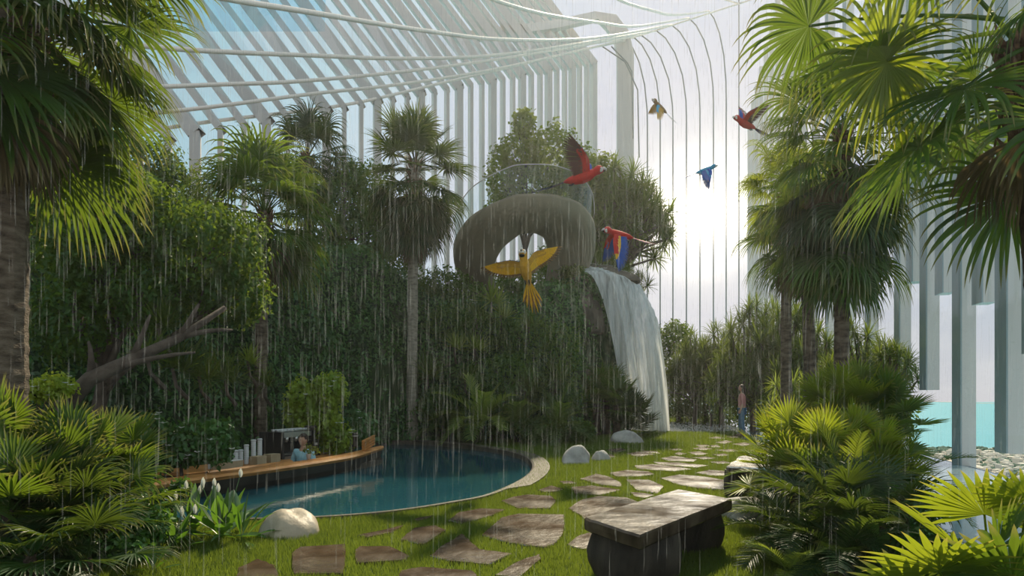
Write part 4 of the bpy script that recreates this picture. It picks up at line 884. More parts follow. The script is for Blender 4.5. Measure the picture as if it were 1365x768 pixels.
def person(label,loc,rz,shirt,trouser,armL,armR,hair,head_yaw=0,shirt_len='short'):
    root=bpy.data.objects.new('x',None); bpy.data.objects.remove(root)
    J={'pelvis':((0,0,.93),.125),'waist':((0,0,1.07),.105),'chest':((0,0,1.25),.125),'upper':((0,.01,1.37),.085),'neck':((0,.005,1.46),.047),'nk2':((0,-.005,1.53),.046)}
    E=[('pelvis','waist'),('waist','chest'),('chest','upper'),('upper','neck'),('neck','nk2')]
    for sx,n_,arm in ((1,'l',armL),(-1,'r',armR)):
        J['sh'+n_]=((sx*.165,.01,1.385),.055); J['el'+n_]=(arm[0],.038); J['wr'+n_]=(arm[1],.025); wr=Vector(arm[1]); el=Vector(arm[0]); d=(wr-el).normalized(); J['pm'+n_]=(tuple(wr+d*.055),.026)
        E+=[('upper','sh'+n_),('sh'+n_,'el'+n_),('el'+n_,'wr'+n_),('wr'+n_,'pm'+n_)]; side=Vector((0,1,0)) if abs(d.y)<.7 else Vector((1,0,0))
        for f in range(4):
            b_=wr+d*.09+side*(f-1.5)*.017; tip=b_+d*(.05 if f in(1,2) else .04)+Vector((-sx*.012,0,0)); J[f'f{n_}{f}']=(tuple(b_),.009); J[f't{n_}{f}']=(tuple(tip),.007); E+=[('pm'+n_,f'f{n_}{f}'),(f'f{n_}{f}',f't{n_}{f}')]
        th=wr+d*.04-side*.035; J['th'+n_]=(tuple(th),.010); J['tt'+n_]=(tuple(th+d*.035-side*.012),.008); E+=[('wr'+n_,'th'+n_),('th'+n_,'tt'+n_)]
        J['hp'+n_]=((sx*.085,0,.87),.095); J['kn'+n_]=((sx*.09,-.02+.03*sx,.49),.06); J['an'+n_]=((sx*.085,.02+.05*sx,.09),.042); J['to'+n_]=((sx*.09,-.12+.05*sx,.035),.035); E+=[('pelvis','hp'+n_),('hp'+n_,'kn'+n_),('kn'+n_,'an'+n_),('an'+n_,'to'+n_)]
    V,Fc=skin_geo(J,E); g=Geo(); g.add(V,Q=[f for f in Fc if len(f)==4],T=[f for f in Fc if len(f)==3] or None); hv,ht=head_geo((0,-.015,1.61),head_yaw); g.add(hv,T=ht)
    body=g.build('person',MT['skin'],smooth=True,loc=loc,rot=(0,0,rz)); tag(body,label,'person')
    def cloth(keys,ex,mat,name,ends=None):
        K={k:(J[k][0],J[k][1]+ex) for k in keys if k in J}
        if ends: K.update(ends)
        Ee=[(a,b) for a,b in E if a in K and b in K]; Vc,Fc2=skin_geo(K,Ee,rootj='pelvis' if 'pelvis' in K else keys[0]); gg=Geo(); gg.add(Vc,Q=[f for f in Fc2 if len(f)==4],T=[f for f in Fc2 if len(f)==3] or None); return gg.build(name,MT[mat],body,smooth=True)
    def lerp3(a,b,t): return tuple(Vector(a).lerp(Vector(b),t))
    ends={}; 
    for n_ in 'lr': ends['el'+n_]=(J['el'+n_][0],.052); ends['wr'+n_]=(lerp3(J['el'+n_][0],J['wr'+n_][0],.85 if shirt_len=='long' else .25),.042)
    cloth(['pelvis','waist','chest','upper','shl','shr','ell','elr','wrl','wrr'],.018,shirt,'shirt',ends)
    cloth(['pelvis','hpl','hpr','knl','knr','anl','anr'],.014,trouser,'trousers')
    for n_,sx in (('l',1),('r',-1)):
        g=Geo(); a=Vector(J['an'+n_][0]); b_=Vector(J['to'+n_][0]); g.tube([(a.x,a.y+.05,.05),(a.x,a.y,.055),(b_.x,b_.y,.045),(b_.x,b_.y-.06,.03)],[.035,.052,.048,.028],n=10); g.build('shoe',MT['shoe'],body,smooth=True)
    V,T=bmesh_ico(3); V=np.array(V); V=V*np.array([.083,.104,.118]); a=R(head_yaw)
    if hair=='short':
        z=V[:,2]; front=V[:,1]<-.02; V[:,2]=np.where(front,np.maximum(z,.055+.2*(V[:,1]+.03)*0),np.maximum(z,-.035)); V[:,1]+=.006; V[:,2]+=.010
    else:
        z=V[:,2]; front=V[:,1]<-.025; V[:,2]=np.where(front,np.maximum(z,.035),z); V[:,1]+=.016; bk=(V[:,1]>.0)&(z<0); V[bk,2]=z[bk]*4.2; V[bk,1]+=.02
    ca,sa=math.cos(a),math.sin(a); V=np.stack([V[:,0]*ca-V[:,1]*sa,V[:,0]*sa+V[:,1]*ca,V[:,2]],1); g=Geo(); g.add(V+np.array([0,-.012,1.615]),T=T); g.build('hair',MT['hairb'],body,smooth=True)
    for sx in (-1,1):
        e=np.array([sx*.028,-.098,.008]); e=np.array([e[0]*ca-e[1]*sa,e[0]*sa+e[1]*ca,e[2]])+np.array([0,-.015,1.61]); Ve,Te=bmesh_ico(1); g=Geo(); g.add(np.array(Ve)*.009+e,T=Te); g.build('eye',MT['mblack'],body,smooth=True)
    return body
wp=G(989,582.5); person('woman with long brown hair in pink shirt and jeans standing on the path',(wp.x,wp.y,0),R(-112),'pink','jeans',((.20,.05,1.12),(.215,-.03,.90)),((-.20,.03,1.12),(-.215,-.05,.90)),'long',head_yaw=10)
bx_,by_=bar(3.35,.58); pb=Vector((-4.0,13.1,0))
person('barista in a light blue shirt standing behind the boat bar',(pb.x,pb.y,-1.06),R(-18),'shirt','trouser',((.25,-.02,1.13),(.18,-.22,1.10)),((-.25,-.02,1.13),(-.16,-.24,1.10)),'short',head_yaw=-12,shirt_len='long')

# ------------------------------------------------------------------ macaws
def macaw(label,loc,rot,sc,cols,dl,dr,fold=0.0,spread=.9,seed=1):
    """one continuous bird. body along +X, wings along +-Y with lift angles dl and dr; cols: body, wing cover, quills, under tail, face, belly"""
    mats=[MT[c] for c in cols]+[MT['mwhite'],MT['mblack']]; g=Geo()
    prof=[(-.30,.012,0),(-.22,.045,.0),(-.12,.075,-.01),(0,.088,-.015),(.12,.078,-.005),(.19,.060,.012),(.235,.064,.03),(.28,.068,.036),(.32,.055,.033),(.348,.024,.025)]
    rows=[]
    for x,r,z in prof: rows.append([(x,r*math.cos(a),z+r*1.02*math.sin(a)) for a in np.linspace(0,2*PI,17)[:-1]])
    rows=np.array(rows); g.grid(rows[:7],closed=True,m=0); g.grid(rows[6:],closed=True,m=0)
    for sy in (-1,1):                                     # bare white cheek, eye
        V,T=bmesh_ico(2); V=np.array(V); g.add(V*np.array([.042,.020,.040])+np.array([.305,sy*.042,.026]),T=T,m=6); g.add(V*.007+np.array([.31,sy*.063,.038]),T=T,m=7)
    g.tube([(.325,0,.035),(.365,0,.032),(.388,0,.012),(.385,0,-.014)],[.026,.022,.013,.003],n=8,m=6); g.tube([(.33,0,.008),(.352,0,-.004),(.360,0,-.018)],[.017,.013,.006],n=8,m=7)
    if cols[3]=='mbrown': V,T=bmesh_ico(2); g.add(np.array(V)*np.array([.035,.045,.018])+np.array([.275,0,-.022]),T=T,m=7); g.add(np.array(V)*np.array([.02,.038,.02])+np.array([.33,0,-.004]),T=T,m=6)
    rg=np.random.default_rng(seed)
    for k in range(11):                                    # graded tail quills
        u=(k-5)/5; L_=.62*(1-.42*abs(u)); a=u*.16*spread*1.6; b=np.array([-.24,u*.03,.0]); tp=b+np.array([-L_*math.cos(a),L_*math.sin(a),-.02-abs(u)*.02]); s=np.array([math.sin(a),math.cos(a),0])*.018; mid=b*.35+tp*.65
        zz=np.array([0,0,.004*(k%2)]); g.add([b-s*.5+zz,b+s*.5+zz,mid+s+zz,mid-s+zz,tp+s*.2+zz,tp-s*.2+zz],Q=[(0,1,2,3),(3,2,4,5)],m=3 if k%2 else 2)
    for sy,dh in ((1,dl),(-1,dr)):
        a1=R(dh); a2=R(dh*(.55 if dh>0 else 1.25)-fold); inn=.26
        def wp(s_,c):        # s_: distance out along the wing, c: chord backwards
            if s_<=inn: y=s_*math.cos(a1); z=s_*math.sin(a1)
            else: y=inn*math.cos(a1)+(s_-inn)*math.cos(a2); z=inn*math.sin(a1)+(s_-inn)*math.sin(a2)
            return (.13-c,sy*(.05+y),.03+z)
        ss=np.linspace(0,.46,9); cov=[[wp(s_,-.04*math.sin(PI*min(1,s_/.4))+c*(.12-.03*s_)) for c in (0,.5,1)] for s_ in ss]; cv=np.array(cov); cv[:,1,2]+=.012
        g.grid(cv,m=1); cv2=cv.copy(); cv2[:,:,2]-=.012; g.grid(cv2,m=5)
        for k in range(22):
            f=k/21; s0=.02+.44*f; c0=.06-.03*f; ang=f**1.6*1.25; ln=.20+.20*f**1.2-.05*max(0,f-.85)*6
            ds_=math.sin(ang)*ln; dc=math.cos(ang)*ln; pS=math.cos(ang)*.017; pC=-math.sin(ang)*.017
            pts=[wp(s0-pS*.7,c0-pC*.7),wp(s0+pS*.7,c0+pC*.7),wp(s0+ds_*.7+pS,c0+dc*.7+pC),wp(s0+ds_*.7-pS,c0+dc*.7-pC),wp(s0+ds_+pS*.25,c0+dc+pC*.25),wp(s0+ds_-pS*.25,c0+dc-pC*.25)]
            pts=np.array(pts); pts[:,2]-=.003*(k%3); g.add(pts,Q=[(0,1,2,3)],m=2); g.add(pts,Q=[(3,2,4,5)],m=3 if cols[3]=='mbrown' else 2)
            mid=np.array(pts); mid[:,2]+=.004; g.add([mid[0],mid[1],(mid[1]*.55+mid[2]*.45),(mid[0]*.55+mid[3]*.45)],Q=[(0,1,2,3)],m=4)
    for sy in (-1,1): g.tube([(-.14,sy*.03,-.06),(-.2,sy*.03,-.075),(-.23,sy*.03,-.07)],[.012,.010,.006],n=6,m=7)
    o=g.build('macaw',mats,loc=loc,smooth=False); o.rotation_euler=rot; o.scale=(sc,)*3; return tag(o,label,'parrot','macaws flying across the garden')
def orient(fwd,up):
    f=Vector(fwd).normalized(); u=Vector(up); u=(u-f*u.dot(f)).normalized(); s=u.cross(f); return Matrix((f,s,u)).transposed().to_euler()
Y6=['mgold','mgold','myel','myel','mgold','myel']
# belly towards the camera: forward is up and a little towards us, back (up axis) faces away
macaw('golden yellow macaw with wings spread in front of the spiral ramp',P(701,360,12.2),orient((-.22,-.62,.76),(.25,.8,.6)),1.12,['mgold','mblue','myel','mbrown','mgold','mgold'],72,6,seed=2,fold=-10,spread=1.5)
macaw('scarlet macaw with raised dark wing flying right above the spiral ramp',P(776,236,15),orient((1,-.25,.22),(-.1,-.2,1)),1.4,['mred','mblue','mdark','mblue','mred','mred'],35,66,seed=3)
macaw('scarlet macaw with drooping blue wings left of the sun glare',P(826,313,15.5),orient((-1,-.3,.16),(0,-.45,1)),1.15,['mred','mred','mblue','mred','myel','mred'],-48,-52,seed=4)
macaw('small orange and cyan macaw gliding highest of the flock',P(880,143,22),orient((-.75,-.3,.5),(.4,-.5,.6)),1.0,['mbrown','mcyan','mgold','mcyan','mgold','mgold'],-15,-35,seed=5)
macaw('scarlet macaw with blue wings beside the tall palm fronds',P(994,165,16),orient((-1,-.35,.28),(.1,-.2,1)),.98,['mred','mblue','mdark','mblue','mred','mred'],40,60,seed=6)
macaw('blue macaw with a beige forward wing and long thin tail against bright cloud',P(940,227,20),orient((.95,-.25,.25),(0,-.5,1)),.95,['mcyan','mblue','mblue','mblue','mcyan','mgold'],-62,-15,seed=7,spread=.4)

# ------------------------------------------------------------------ palms
def gp(px,d,z=None):
    x=(px-CX)/F*d; zz=float(hill_h(np.array(x),np.array(d))) if z is None else z; return (x,d,max(zz,-.02) if z is None else zz)
def hgt(py,d,z): return CH+(HY-py)/F*d-z
# giant at the left edge
l=gp(2,7.3,0); palm('fan_palm','huge fan palm with thick ringed trunk at the left edge',l,hgt(10,7.3,0),.23,'near','fan',24,1.12,lean=(.10,0),skirt=10,hi=50,lo=-68,seed=4)
rootp=[o for o in COL.objects if str(o.get('label','')).startswith('huge fan palm')][0]; hh=hgt(10,7.3,0)
add_fronds(rootp,(.1,-.1,hh+.35),9,'near','fan',1.05,25,-15,seed=17,azs=(-75,20)); add_fronds(rootp,(.1,-.1,hh+.1),8,'near','fan',1.05,-5,-45,seed=18,azs=(-70,30)); add_fronds(rootp,(.1,-.1,hh-.2),7,'dead','dry',1.3,-55,-85,seed=19,azs=(-80,40),name='dead_frond')
# the others behind the pool
l=gp(347,15.5); palm('fan_palm','drooping fan palm with shaggy skirt on the left hillside',l,hgt(282,15.5,l[2]),.14,'limp','fan',36,1.12,skirt=10,skirtlen=.9,hi=80,lo=-55,seed=5,lean=(.1,0))
l=gp(410,24.5); palm('fan_palm','small distant fan palm behind the drooping palm on the hill',l,hgt(208,24.5,l[2]),.15,'limp','fanshade',32,1.15,skirt=6,hi=85,lo=-60,seed=6)
l=gp(549,20.9,-.02); palm('fan_palm','tall slender fan palm with straight pale trunk behind the pool',l,hgt(215,20.9,0),.16,'std','fanshade',26,1.28,skirt=0,hi=88,lo=-5,seed=7,lean=(.1,0),bark='barkpale')
rootp=COL.objects[-1].parent
for o in list(COL.objects)[::-1]:
    if o.get('label','').startswith('tall slender fan palm'): rootp=o; break
hh=hgt(215,20.9,0); add_fronds(rootp,(.1,0,hh-.5),26,'limp','fanshade',1.15,-10,-55,seed=11); add_fronds(rootp,(.1,0,hh-1.2),20,'limp','fanshade',1.0,-30,-72,seed=12); add_fronds(rootp,(.1,0,hh-2.0),8,'dead','dry',.8,-60,-85,seed=13,name='dead_frond')
# right group
l=gp(1122,12.0,0); palm('fan_palm','big shaggy fan palm right of the path with ringed trunk',l,hgt(175,12,0),.125,'limp','fan',34,1.0,skirt=10,hi=85,lo=-50,seed=8)
for o in list(COL.objects)[::-1]:
    if o.get('label','').startswith('big shaggy fan palm'): rootp=o; break
hh=hgt(175,12,0); add_fronds(rootp,(0,0,hh-.8),26,'limp','fanshade',.98,-15,-60,seed=21); add_fronds(rootp,(0,0,hh-1.7),20,'limp','fan',.88,-30,-75,seed=22)
l=gp(1081,14.5,0); palm('fan_palm','slimmer fan palm behind the big shaggy one',l,hgt(300,14.5,0),.13,'limp','fan',30,.9,skirt=12,hi=80,lo=-60,seed=9,lean=(-.15,0))
l=gp(1048,17,0); palm('fan_palm','half hidden fan palm nearest the sun glare',l,hgt(250,17,0),.13,'limp','fanlit',28,.85,skirt=6,hi=80,lo=-60,seed=10)
l=gp(1402,6.0,0); palm('fan_palm','dark fibrous fan palm cut off by the right edge',l,hgt(55,6,0),.13,'near','fan',15,1.0,skirt=6,hi=40,lo=-65,seed=14,bark='barkdark',lean=(-.32,0))
for o in list(COL.objects)[::-1]:
    if o.get('label','').startswith('dark fibrous fan palm'): rootp=o; break
hh=hgt(55,6,0)
def custom(root,loc,az,sc,mat,seed,label=None,**kw):
    o=fan_frond(seed,**kw).build('frond',LG[mat],root,loc=loc,rot=(0,0,R(az))); o.scale=(sc,)*3
    if label: o['label']=label
    return o
custom(rootp,(-.28,0,hh+.1),185,1.0,'fanlit',31,'bright yellow-green frond lit from behind',pitch=-8,roll=72,pet=1.28,L=.86,nseg=48,spread=330,droop=.30,K=9,split=.40,petr=.016,cup=.05)
custom(rootp,(-.28,.2,hh+.3),178,1.0,'fan',32,pitch=6,roll=60,pet=1.75,L=.78,nseg=44,spread=300,droop=.55,K=9,split=.35,petr=.016)
custom(rootp,(-.28,-.1,hh-.1),200,1.0,'fan',33,pitch=-25,roll=55,pet=.75,L=.85,nseg=44,spread=280,droop=.6,K=9,split=.3,petr=.016)
custom(rootp,(-.28,-.2,hh+.1),240,1.0,'fanshade',34,pitch=-5,roll=30,pet=.6,L=.85,nseg=44,spread=280,droop=.6,K=9,split=.3,petr=.016)

# low fan palm clumps
def clump(label,stems,style,mat,nf,sc,seed,hi=85,lo=-15,mat2=None,tr=.05,name='dwarf_fan_palm'):
    base=stems[0]; x0,y0=base[0],base[1]; root=thing(name,label,'palm shrub',(x0,y0,0)); g=Geo()
    for k,(x,y,h) in enumerate(stems):
        g2=trunk_geo(h,tr,tr*.8,(0,0),rings=8,seed=k); V=g2.V[0]+np.array([x-x0,y-y0,0]); gg=Geo(); gg.add(V,Q=g2.Q[0]); gg.build('stem',MT['barkdark'],root)
        add_fronds(root,(x-x0,y-y0,h),nf,style,mat if (k%2==0 or not mat2) else mat2,sc,hi,lo,seed+k*3)
    return root
def pst(px,py,d): p=P(px,py,d); return (p.x,p.y,max(p.z,.08))
clump('dwarf fan palm with upright leaves in front of the huge trunk',[pst(92,640,6.3),pst(50,690,5.9)],'stiff','fan',19,.74,41,mat2='fanshade')
clump('dwarf fan palm arching toward the boat bar',[pst(140,625,6.9),pst(112,670,6.5)],'stiff','fan',16,.72,44,mat2='fan')
clump('dwarf fan palm touching the left edge of the garden',[pst(5,620,6.0),pst(10,680,5.6)],'stiff','fan',16,.74,47,mat2='fan')
clump('low drooping fan palm at the bottom left corner',[pst(40,740,5.1),pst(115,745,5.3)],'stiffdroop','fanshade',17,.74,50,hi=55,lo=-50)
clump('low drooping dark fan palm beside the peace lilies',[pst(105,690,5.9),pst(150,690,6.2)],'stiffdroop','fanshade',16,.70,53,hi=60,lo=-40,mat2='fan')
clump('sunlit dwarf fan palm nearest the woman',[pst(1046,610,7.6),pst(1062,655,7.2)],'stiff','fanlit',16,.68,61)
clump('sunlit dwarf fan palm in the middle of the right thicket',[pst(1098,618,7.3),pst(1105,665,6.9)],'stiff','fanlit',16,.70,64,mat2='fan')
clump('sunlit dwarf fan palm beside the pale infinity pool',[pst(1152,610,7.6),pst(1165,655,7.3)],'stiff','fanlit',17,.72,67)
clump('taller fan palm behind the sunlit dwarf palms',[pst(1140,545,10.2),pst(1178,560,10.0),pst(1100,560,10.6)],'stiff','fanlit',16,.85,70,mat2='fan')
clump('drooping dark palm at the foot of the right thicket',[pst(1135,705,5.8),pst(1175,700,6.0),pst(1100,690,6.2)],'stiffdroop','fanshade',13,.8,73,hi=70,lo=-35)
# lowest right corner: big leaves close to the eye
root=thing('dwarf_fan_palm','large bright fan leaves in the lower corner by the infinity pool','palm shrub',(2.75,3.6,0)); g=Geo(); g.tube([(0,0,0),(0,0,.3)],[.06,.05],n=10); g.build('stem',MT['barkdark'],root)
def corner(px,py,d,ptx,pty,ptd,mat,seed,spread=200,roll=0,L=.5,nseg=24,droop=.08,lab=None):
    """a leaf whose blade joint lies at px,py,d; pt gives where its stem leaves the plant"""
    a=P(ptx,pty,ptd); b=P(px,py,d); v=b-a; ln=v.length; az=math.degrees(math.atan2(v.y,v.x)); pi_=math.degrees(math.asin(v.z/ln))
    o=fan_frond(seed,pitch=pi_+4,pet=ln,L=L,nseg=nseg,spread=spread,droop=droop,roll=roll,K=8,split=.55,cup=.08,petr=.007,limp=.5).build('frond',LG[mat],root,loc=tuple(a-Vector(root.location)),rot=(0,0,R(az)))
    if lab: o['label']=lab
corner(1312,690,3.55,1322,790,3.9,'fanlit',81,spread=230,L=.37,nseg=26)
corner(1275,735,3.3,1330,800,3.7,'fanlit',82,spread=170,roll=-30,L=.38,nseg=20,lab='yellow-green leaf leaning over the lawn edge')
corner(1372,672,3.3,1350,800,3.8,'fanlit',83,spread=240,L=.24,nseg=26,droop=.05)
corner(1330,735,3.2,1335,830,3.6,'fan',84,spread=260,roll=60,L=.3,nseg=26)
corner(1250,765,3.1,1300,850,3.4,'fanlit',85,spread=220,roll=20,L=.34,nseg=24)
corner(1350,775,3.0,1330,860,3.3,'fan',86,spread=260,L=.38,nseg=26)
corner(1210,790,3.3,1260,860,3.5,'fanshade',87,spread=240,roll=30,L=.34,nseg=24)
# small fan palms at the cliff foot
clump('small fan palm with two reddish stems beside the domed boulder',[pst(795,538,23.2),pst(822,540,22.8),pst(808,520,23.6)],'std','fan',14,.78,76,mat2='fan',tr=.14)
clump('low fan palm between the domed boulder and the waterfall',[pst(838,572,23.0)],'stiff','fanshade',13,1.5,79,tr=.1)

# feather palms and ferns
def featherpalm(label,loc,h,n,L_,mat,seed,hi=80,lo=10,name='feather_palm',cat='palm shrub',sc=1.0):
    root=thing(name,label,cat,loc); g=Geo(); 
    for k in range(4): g.tube([(.05*math.cos(k*1.6),.05*math.sin(k*1.6),-.05),(.11*math.cos(k*1.6),.11*math.sin(k*1.6),h)],[.03,.02],n=6)
    g.build('stem',MT['branch'],root); rg=random.Random(seed)
    for i in range(n):
        f=(i+.5)/n; p=min([80,60,40,20],key=lambda q:abs(q-(hi+(lo-hi)*f))); me=frond_src('pin',p,mat,rg.randrange(2))
        o=bpy.data.objects.new('frond',me); COL.objects.link(o); o.parent=root; o.location=(0,0,h); o.rotation_euler=(R(rg.uniform(-6,6)),R(rg.uniform(-6,6)),R(i*137.5)); s=L_/1.4*rg.uniform(.85,1.15)*sc; o.scale=(s,)*3
    return root
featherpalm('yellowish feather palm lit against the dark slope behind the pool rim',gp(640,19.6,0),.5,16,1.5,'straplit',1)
featherpalm('green feather palm at the slope foot left of the boulders',gp(690,19.8,0),.4,14,1.5,'strap',2)
featherpalm('dense feather palm behind the small pointed boulder',gp(742,19.6,0),.35,16,1.3,'strap',3)
featherpalm('feather palm between the pool rim and the tall slender palm',gp(598,20.6,0),.3,13,1.2,'strap',4)
featherpalm('tiny bright feather fern at the bottom edge of the lawn',gp(1052,5.35,0),.02,9,.42,'straplit',5,hi=70,lo=30,name='fern',cat='fern')
featherpalm('dark feather fern under the right thicket',gp(1062,5.9,0),.12,16,.75,'fanshade',6,hi=75,lo=15,name='fern',cat='fern')
featherpalm('feathery bush between the far bench and the thicket',gp(1050,7.9,0),.35,16,.7,'fan',7,name='fern',cat='fern')
featherpalm('feathery shoots below the sunlit dwarf palms',gp(1130,6.6,0),.35,18,.75,'fanlit',8,name='fern',cat='fern')
featherpalm('feathery shoots leaning over the infinity pool edge',gp(1195,7.2,0),.35,16,.8,'fan',9,name='fern',cat='fern')
featherpalm('deep shade fern at the bottom edge right of the lawn',gp(1120,5.4,0),.1,16,.7,'fanshade',10,hi=75,lo=15,name='fern',cat='fern')

# ------------------------------------------------------------------ trees on the hill, left side
def tr_(name,label,px,d,leaf,mat,blobs,seed,z=None,**kw):
    """blobs: (px, py, radius x in pixels, radius z in pixels, depth offset, leaves)"""
    l=gp(px,d,z); out=[]
    for bx,by,rx,rz_,dd,n in blobs:
        p=P(bx,by,d+dd); s=(d+dd)/F; out.append(((p.x-l[0],p.y-l[1],p.z-l[2]),(rx*s,(rx+rz_)*.5*s,rz_*s),n))
    return tree(name,label,l,out,leaf,mat,seed,**kw)
tr_('broadleaf_tree','spreading broadleaf tree with leaning pale branches behind the left dwarf palms',115,11,.10,'broad',[(120,330,55,70,0,4200),(200,300,65,60,.4,4500),(285,330,70,60,.2,4500),(90,430,55,60,-.3,3200),(200,400,60,50,0,2800),(310,395,50,40,.2,2600),(60,300,35,70,.5,2200),(150,250,55,40,.6,2600)],1,tr=.13,lean=(.3,.0,0),fork=.35)
l=gp(85,8.9,-.05); t=thing('fallen_branch','thick pale bare branch leaning across the slope','branch',l)
g=Geo(); a=P(92,535,8.9)-Vector(l); pts=[a-Vector((.25,0,.3)),a,P(120,505,9.0)-Vector(l),P(175,480,9.2)-Vector(l),P(240,450,9.6)-Vector(l),P(300,410,10)-Vector(l)]; g.tube(pts,[.13,.12,.10,.085,.06,.035],n=9); g.build('limb',MT['branch'],t,smooth=True)
for q_,w_ in (((120,505,9.0),(118,455,9.1)),((175,480,9.2),(200,420,9.4)),((240,450,9.6),(265,405,9.8)),((240,450,9.6),(310,440,10)),((150,492,9.1),(260,470,9.3))):
    g=Geo(); a=P(*q_)-Vector(l); b=P(*w_)-Vector(l); g.tube(tube_path(a,b,(.05,0,.08),5),[.05,.045,.035,.028,.015],n=6); g.build('twig',MT['branch'],t,smooth=True)
tr_('broadleaf_tree','dark broadleaf tree filling the gap behind the huge left trunk',40,13,.11,'broad',[(20,260,55,70,0,3000),(75,225,50,45,0,2400),(60,390,60,70,0,3400),(120,200,40,35,.5,1500),(15,400,40,80,0,2000)],2)
tr_('broadleaf_tree','broadleaf tree rising between the huge palm and the drooping palm',190,16,.11,'broad',[(190,225,55,50,0,3200),(235,265,55,50,0,3200),(150,275,45,45,0,2200),(260,300,60,40,0,2600)],3)
tr_('broadleaf_tree','dark bushy tree behind the drooping palm crown',450,24,.15,'broad',[(420,290,45,65,0,2600),(462,270,38,48,0,2200),(480,320,45,50,0,2600),(440,340,50,40,0,2200),(400,250,25,35,0,1000)],4)
tr_('broadleaf_tree','dark bushy tree left of the tall slender palm crown',500,25,.15,'broad',[(490,262,35,50,0,2200),(510,310,35,45,0,2000),(520,345,40,35,0,1600),(470,235,22,25,0,700)],5)
tr_('shrub','dark leafy shrub on the crest below the spiral ramp',595,23.5,.13,'broad',[(590,385,38,30,0,2200),(625,400,35,26,0,1800),(565,400,30,30,0,1500)],6,tr=.07)
tr_('shrub','dense green shrub inside the loop of the spiral ramp',700,26.5,.13,'broad',[(745,350,36,28,.5,2600),(705,375,45,30,0,2800),(668,388,38,22,0,1900),(735,395,35,30,-.5,2200)],7,tr=.08)
tr_('shrub','bright leafy shrub on the rock lip beside the waterfall',765,25.0,.13,'broadlight',[(762,362,18,9,0,750),(750,385,14,12,0,500)],8,tr=.04)
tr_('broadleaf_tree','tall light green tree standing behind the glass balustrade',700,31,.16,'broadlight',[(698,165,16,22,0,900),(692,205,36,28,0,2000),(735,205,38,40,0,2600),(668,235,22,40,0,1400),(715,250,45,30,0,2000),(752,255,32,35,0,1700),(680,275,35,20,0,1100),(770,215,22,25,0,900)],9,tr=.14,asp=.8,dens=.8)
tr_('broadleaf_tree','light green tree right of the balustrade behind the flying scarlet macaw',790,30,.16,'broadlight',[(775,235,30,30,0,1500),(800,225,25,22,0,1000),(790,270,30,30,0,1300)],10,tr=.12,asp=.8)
dracaena('dragon_tree','hazy spiky-leaved tree between the spiral ramp and the sun',gp(825,29.5,5.5),2.3,1.3,hgt(350,29.5,5.5),hgt(222,29.5,5.5),120,'drac','strap',1.55,seed=21,tr=.16)
dracaena('dragon_tree','smaller spiky tree right above the waterfall lip',gp(800,27.8,5.2),1.2,.9,hgt(368,27.5,5.7),hgt(310,27.5,5.7),22,'drac','strap',1.0,seed=22,tr=.1)
dracaena('spiky_shrub','low spiky shrub overhanging the waterfall behind its top edge',(P(838,385,28.5).x,28.5,4.3),.9,.6,hgt(400,28.5,4.3),hgt(352,28.5,4.3),18,'small','strap',1.3,seed=23,tr=.08,cat='shrub')
# spiky rosettes on the slope
SP=[(210,430,10.5,'spike','strap',1.0,'green strap-leaved tuft among the pale branches'),(330,480,13.5,'spike','straplit',.9,'pale strap-leaved tuft left of the drooping palm trunk'),(300,505,13,'grassy','strap',1.3,'grassy drooping tuft on the slope above the cups'),(195,470,9.8,'spike','strap',.9,'strap-leaved tuft under the leaning branch'),(265,500,12,'grassy','strap',1.3,'grassy tuft below the broadleaf tree'),(230,490,11,'grassy','strap',1.2,'dim grassy tuft on the slope by the leaning branch'),(350,510,14.5,'grassy','strap',1.1,'grassy tuft at the drooping palm foot'),
    (655,402,21.6,'spike','straplit',1.5,'yellow-green strap tuft under the yellow macaw'),(668,420,21.4,'spike','straplit',1.2,'yellow-green strap tuft beside the half-buried glass rail'),(606,462,20.9,'spike','straplit',1.1,'light strap tuft midway up the slope, nearer the slender palm'),(633,464,20.9,'spike','straplit',1.2,'light strap tuft midway up the slope, farther from the slender palm'),(635,425,21.4,'spike','strap',1.3,'dark strap tuft left of the yellow-green ones'),(705,435,21.4,'spike','strap',1.3,'strap tuft on the slope below the glass rail'),(700,520,20.8,'grassy','strap',1.6,'drooping grassy tuft behind the pool rim'),(740,505,21.2,'grassy','strap',1.8,'drooping grassy tuft left of the small fan palm'),(570,500,20.9,'grassy','strap',1.5,'dark grassy tuft just right of the slender palm trunk'),(620,505,20.8,'grassy','strap',1.5,'dark grassy tuft above the yellowish feather palm')]
for k,(px,py,d,key,mat,sc,lab) in enumerate(SP):
    p=P(px,py,d); t=thing('strap_leaved_plant',lab,'spiky plant',tuple(p)); add_ros(t,[(0,0,0),(.12*sc,0,-.08)],key,mat,sc,seed=k); g=Geo(); g.tube([(0,0,-.02),(0,.12,-.3),(0,.5,-.5)],[.03,.03,.04],n=6); g.build('stem',MT['branch'],t)
# slope shrubs that break up the ivy, right part
for k,(px,py,d,rx,rz_,n,lab) in enumerate([(640,440,21.7,45,30,1900,'dark leafy bush high on the slope under the spiral ramp'),(700,450,21.7,45,34,2000,'dark leafy bush high on the slope beside the bare rock'),(600,430,21.8,35,30,1500,'dark leafy bush next to the slender palm trunk'),(745,470,22.2,32,40,1600,'leafy bush hugging the cliff edge'),(670,500,20.9,55,32,2400,'leafy bush midway down the slope behind the pool'),(740,530,21.2,40,32,1800,'leafy bush low on the slope by the cliff'),(590,540,20.7,34,30,1500,'leafy bush low on the slope right of the slender palm'),(655,555,20.3,45,22,1600,'low leafy bush touching the far pool rim'),(715,572,19.5,42,18,1500,'low leafy bush behind the rounded grey boulder'),(770,575,20,26,16,900,'low leafy bush beside the small fan palms')]):
    tr_('shrub',lab,px,d,.11,'broad',[(px,py,rx,rz_,0,n)],30+k,tr=.03)
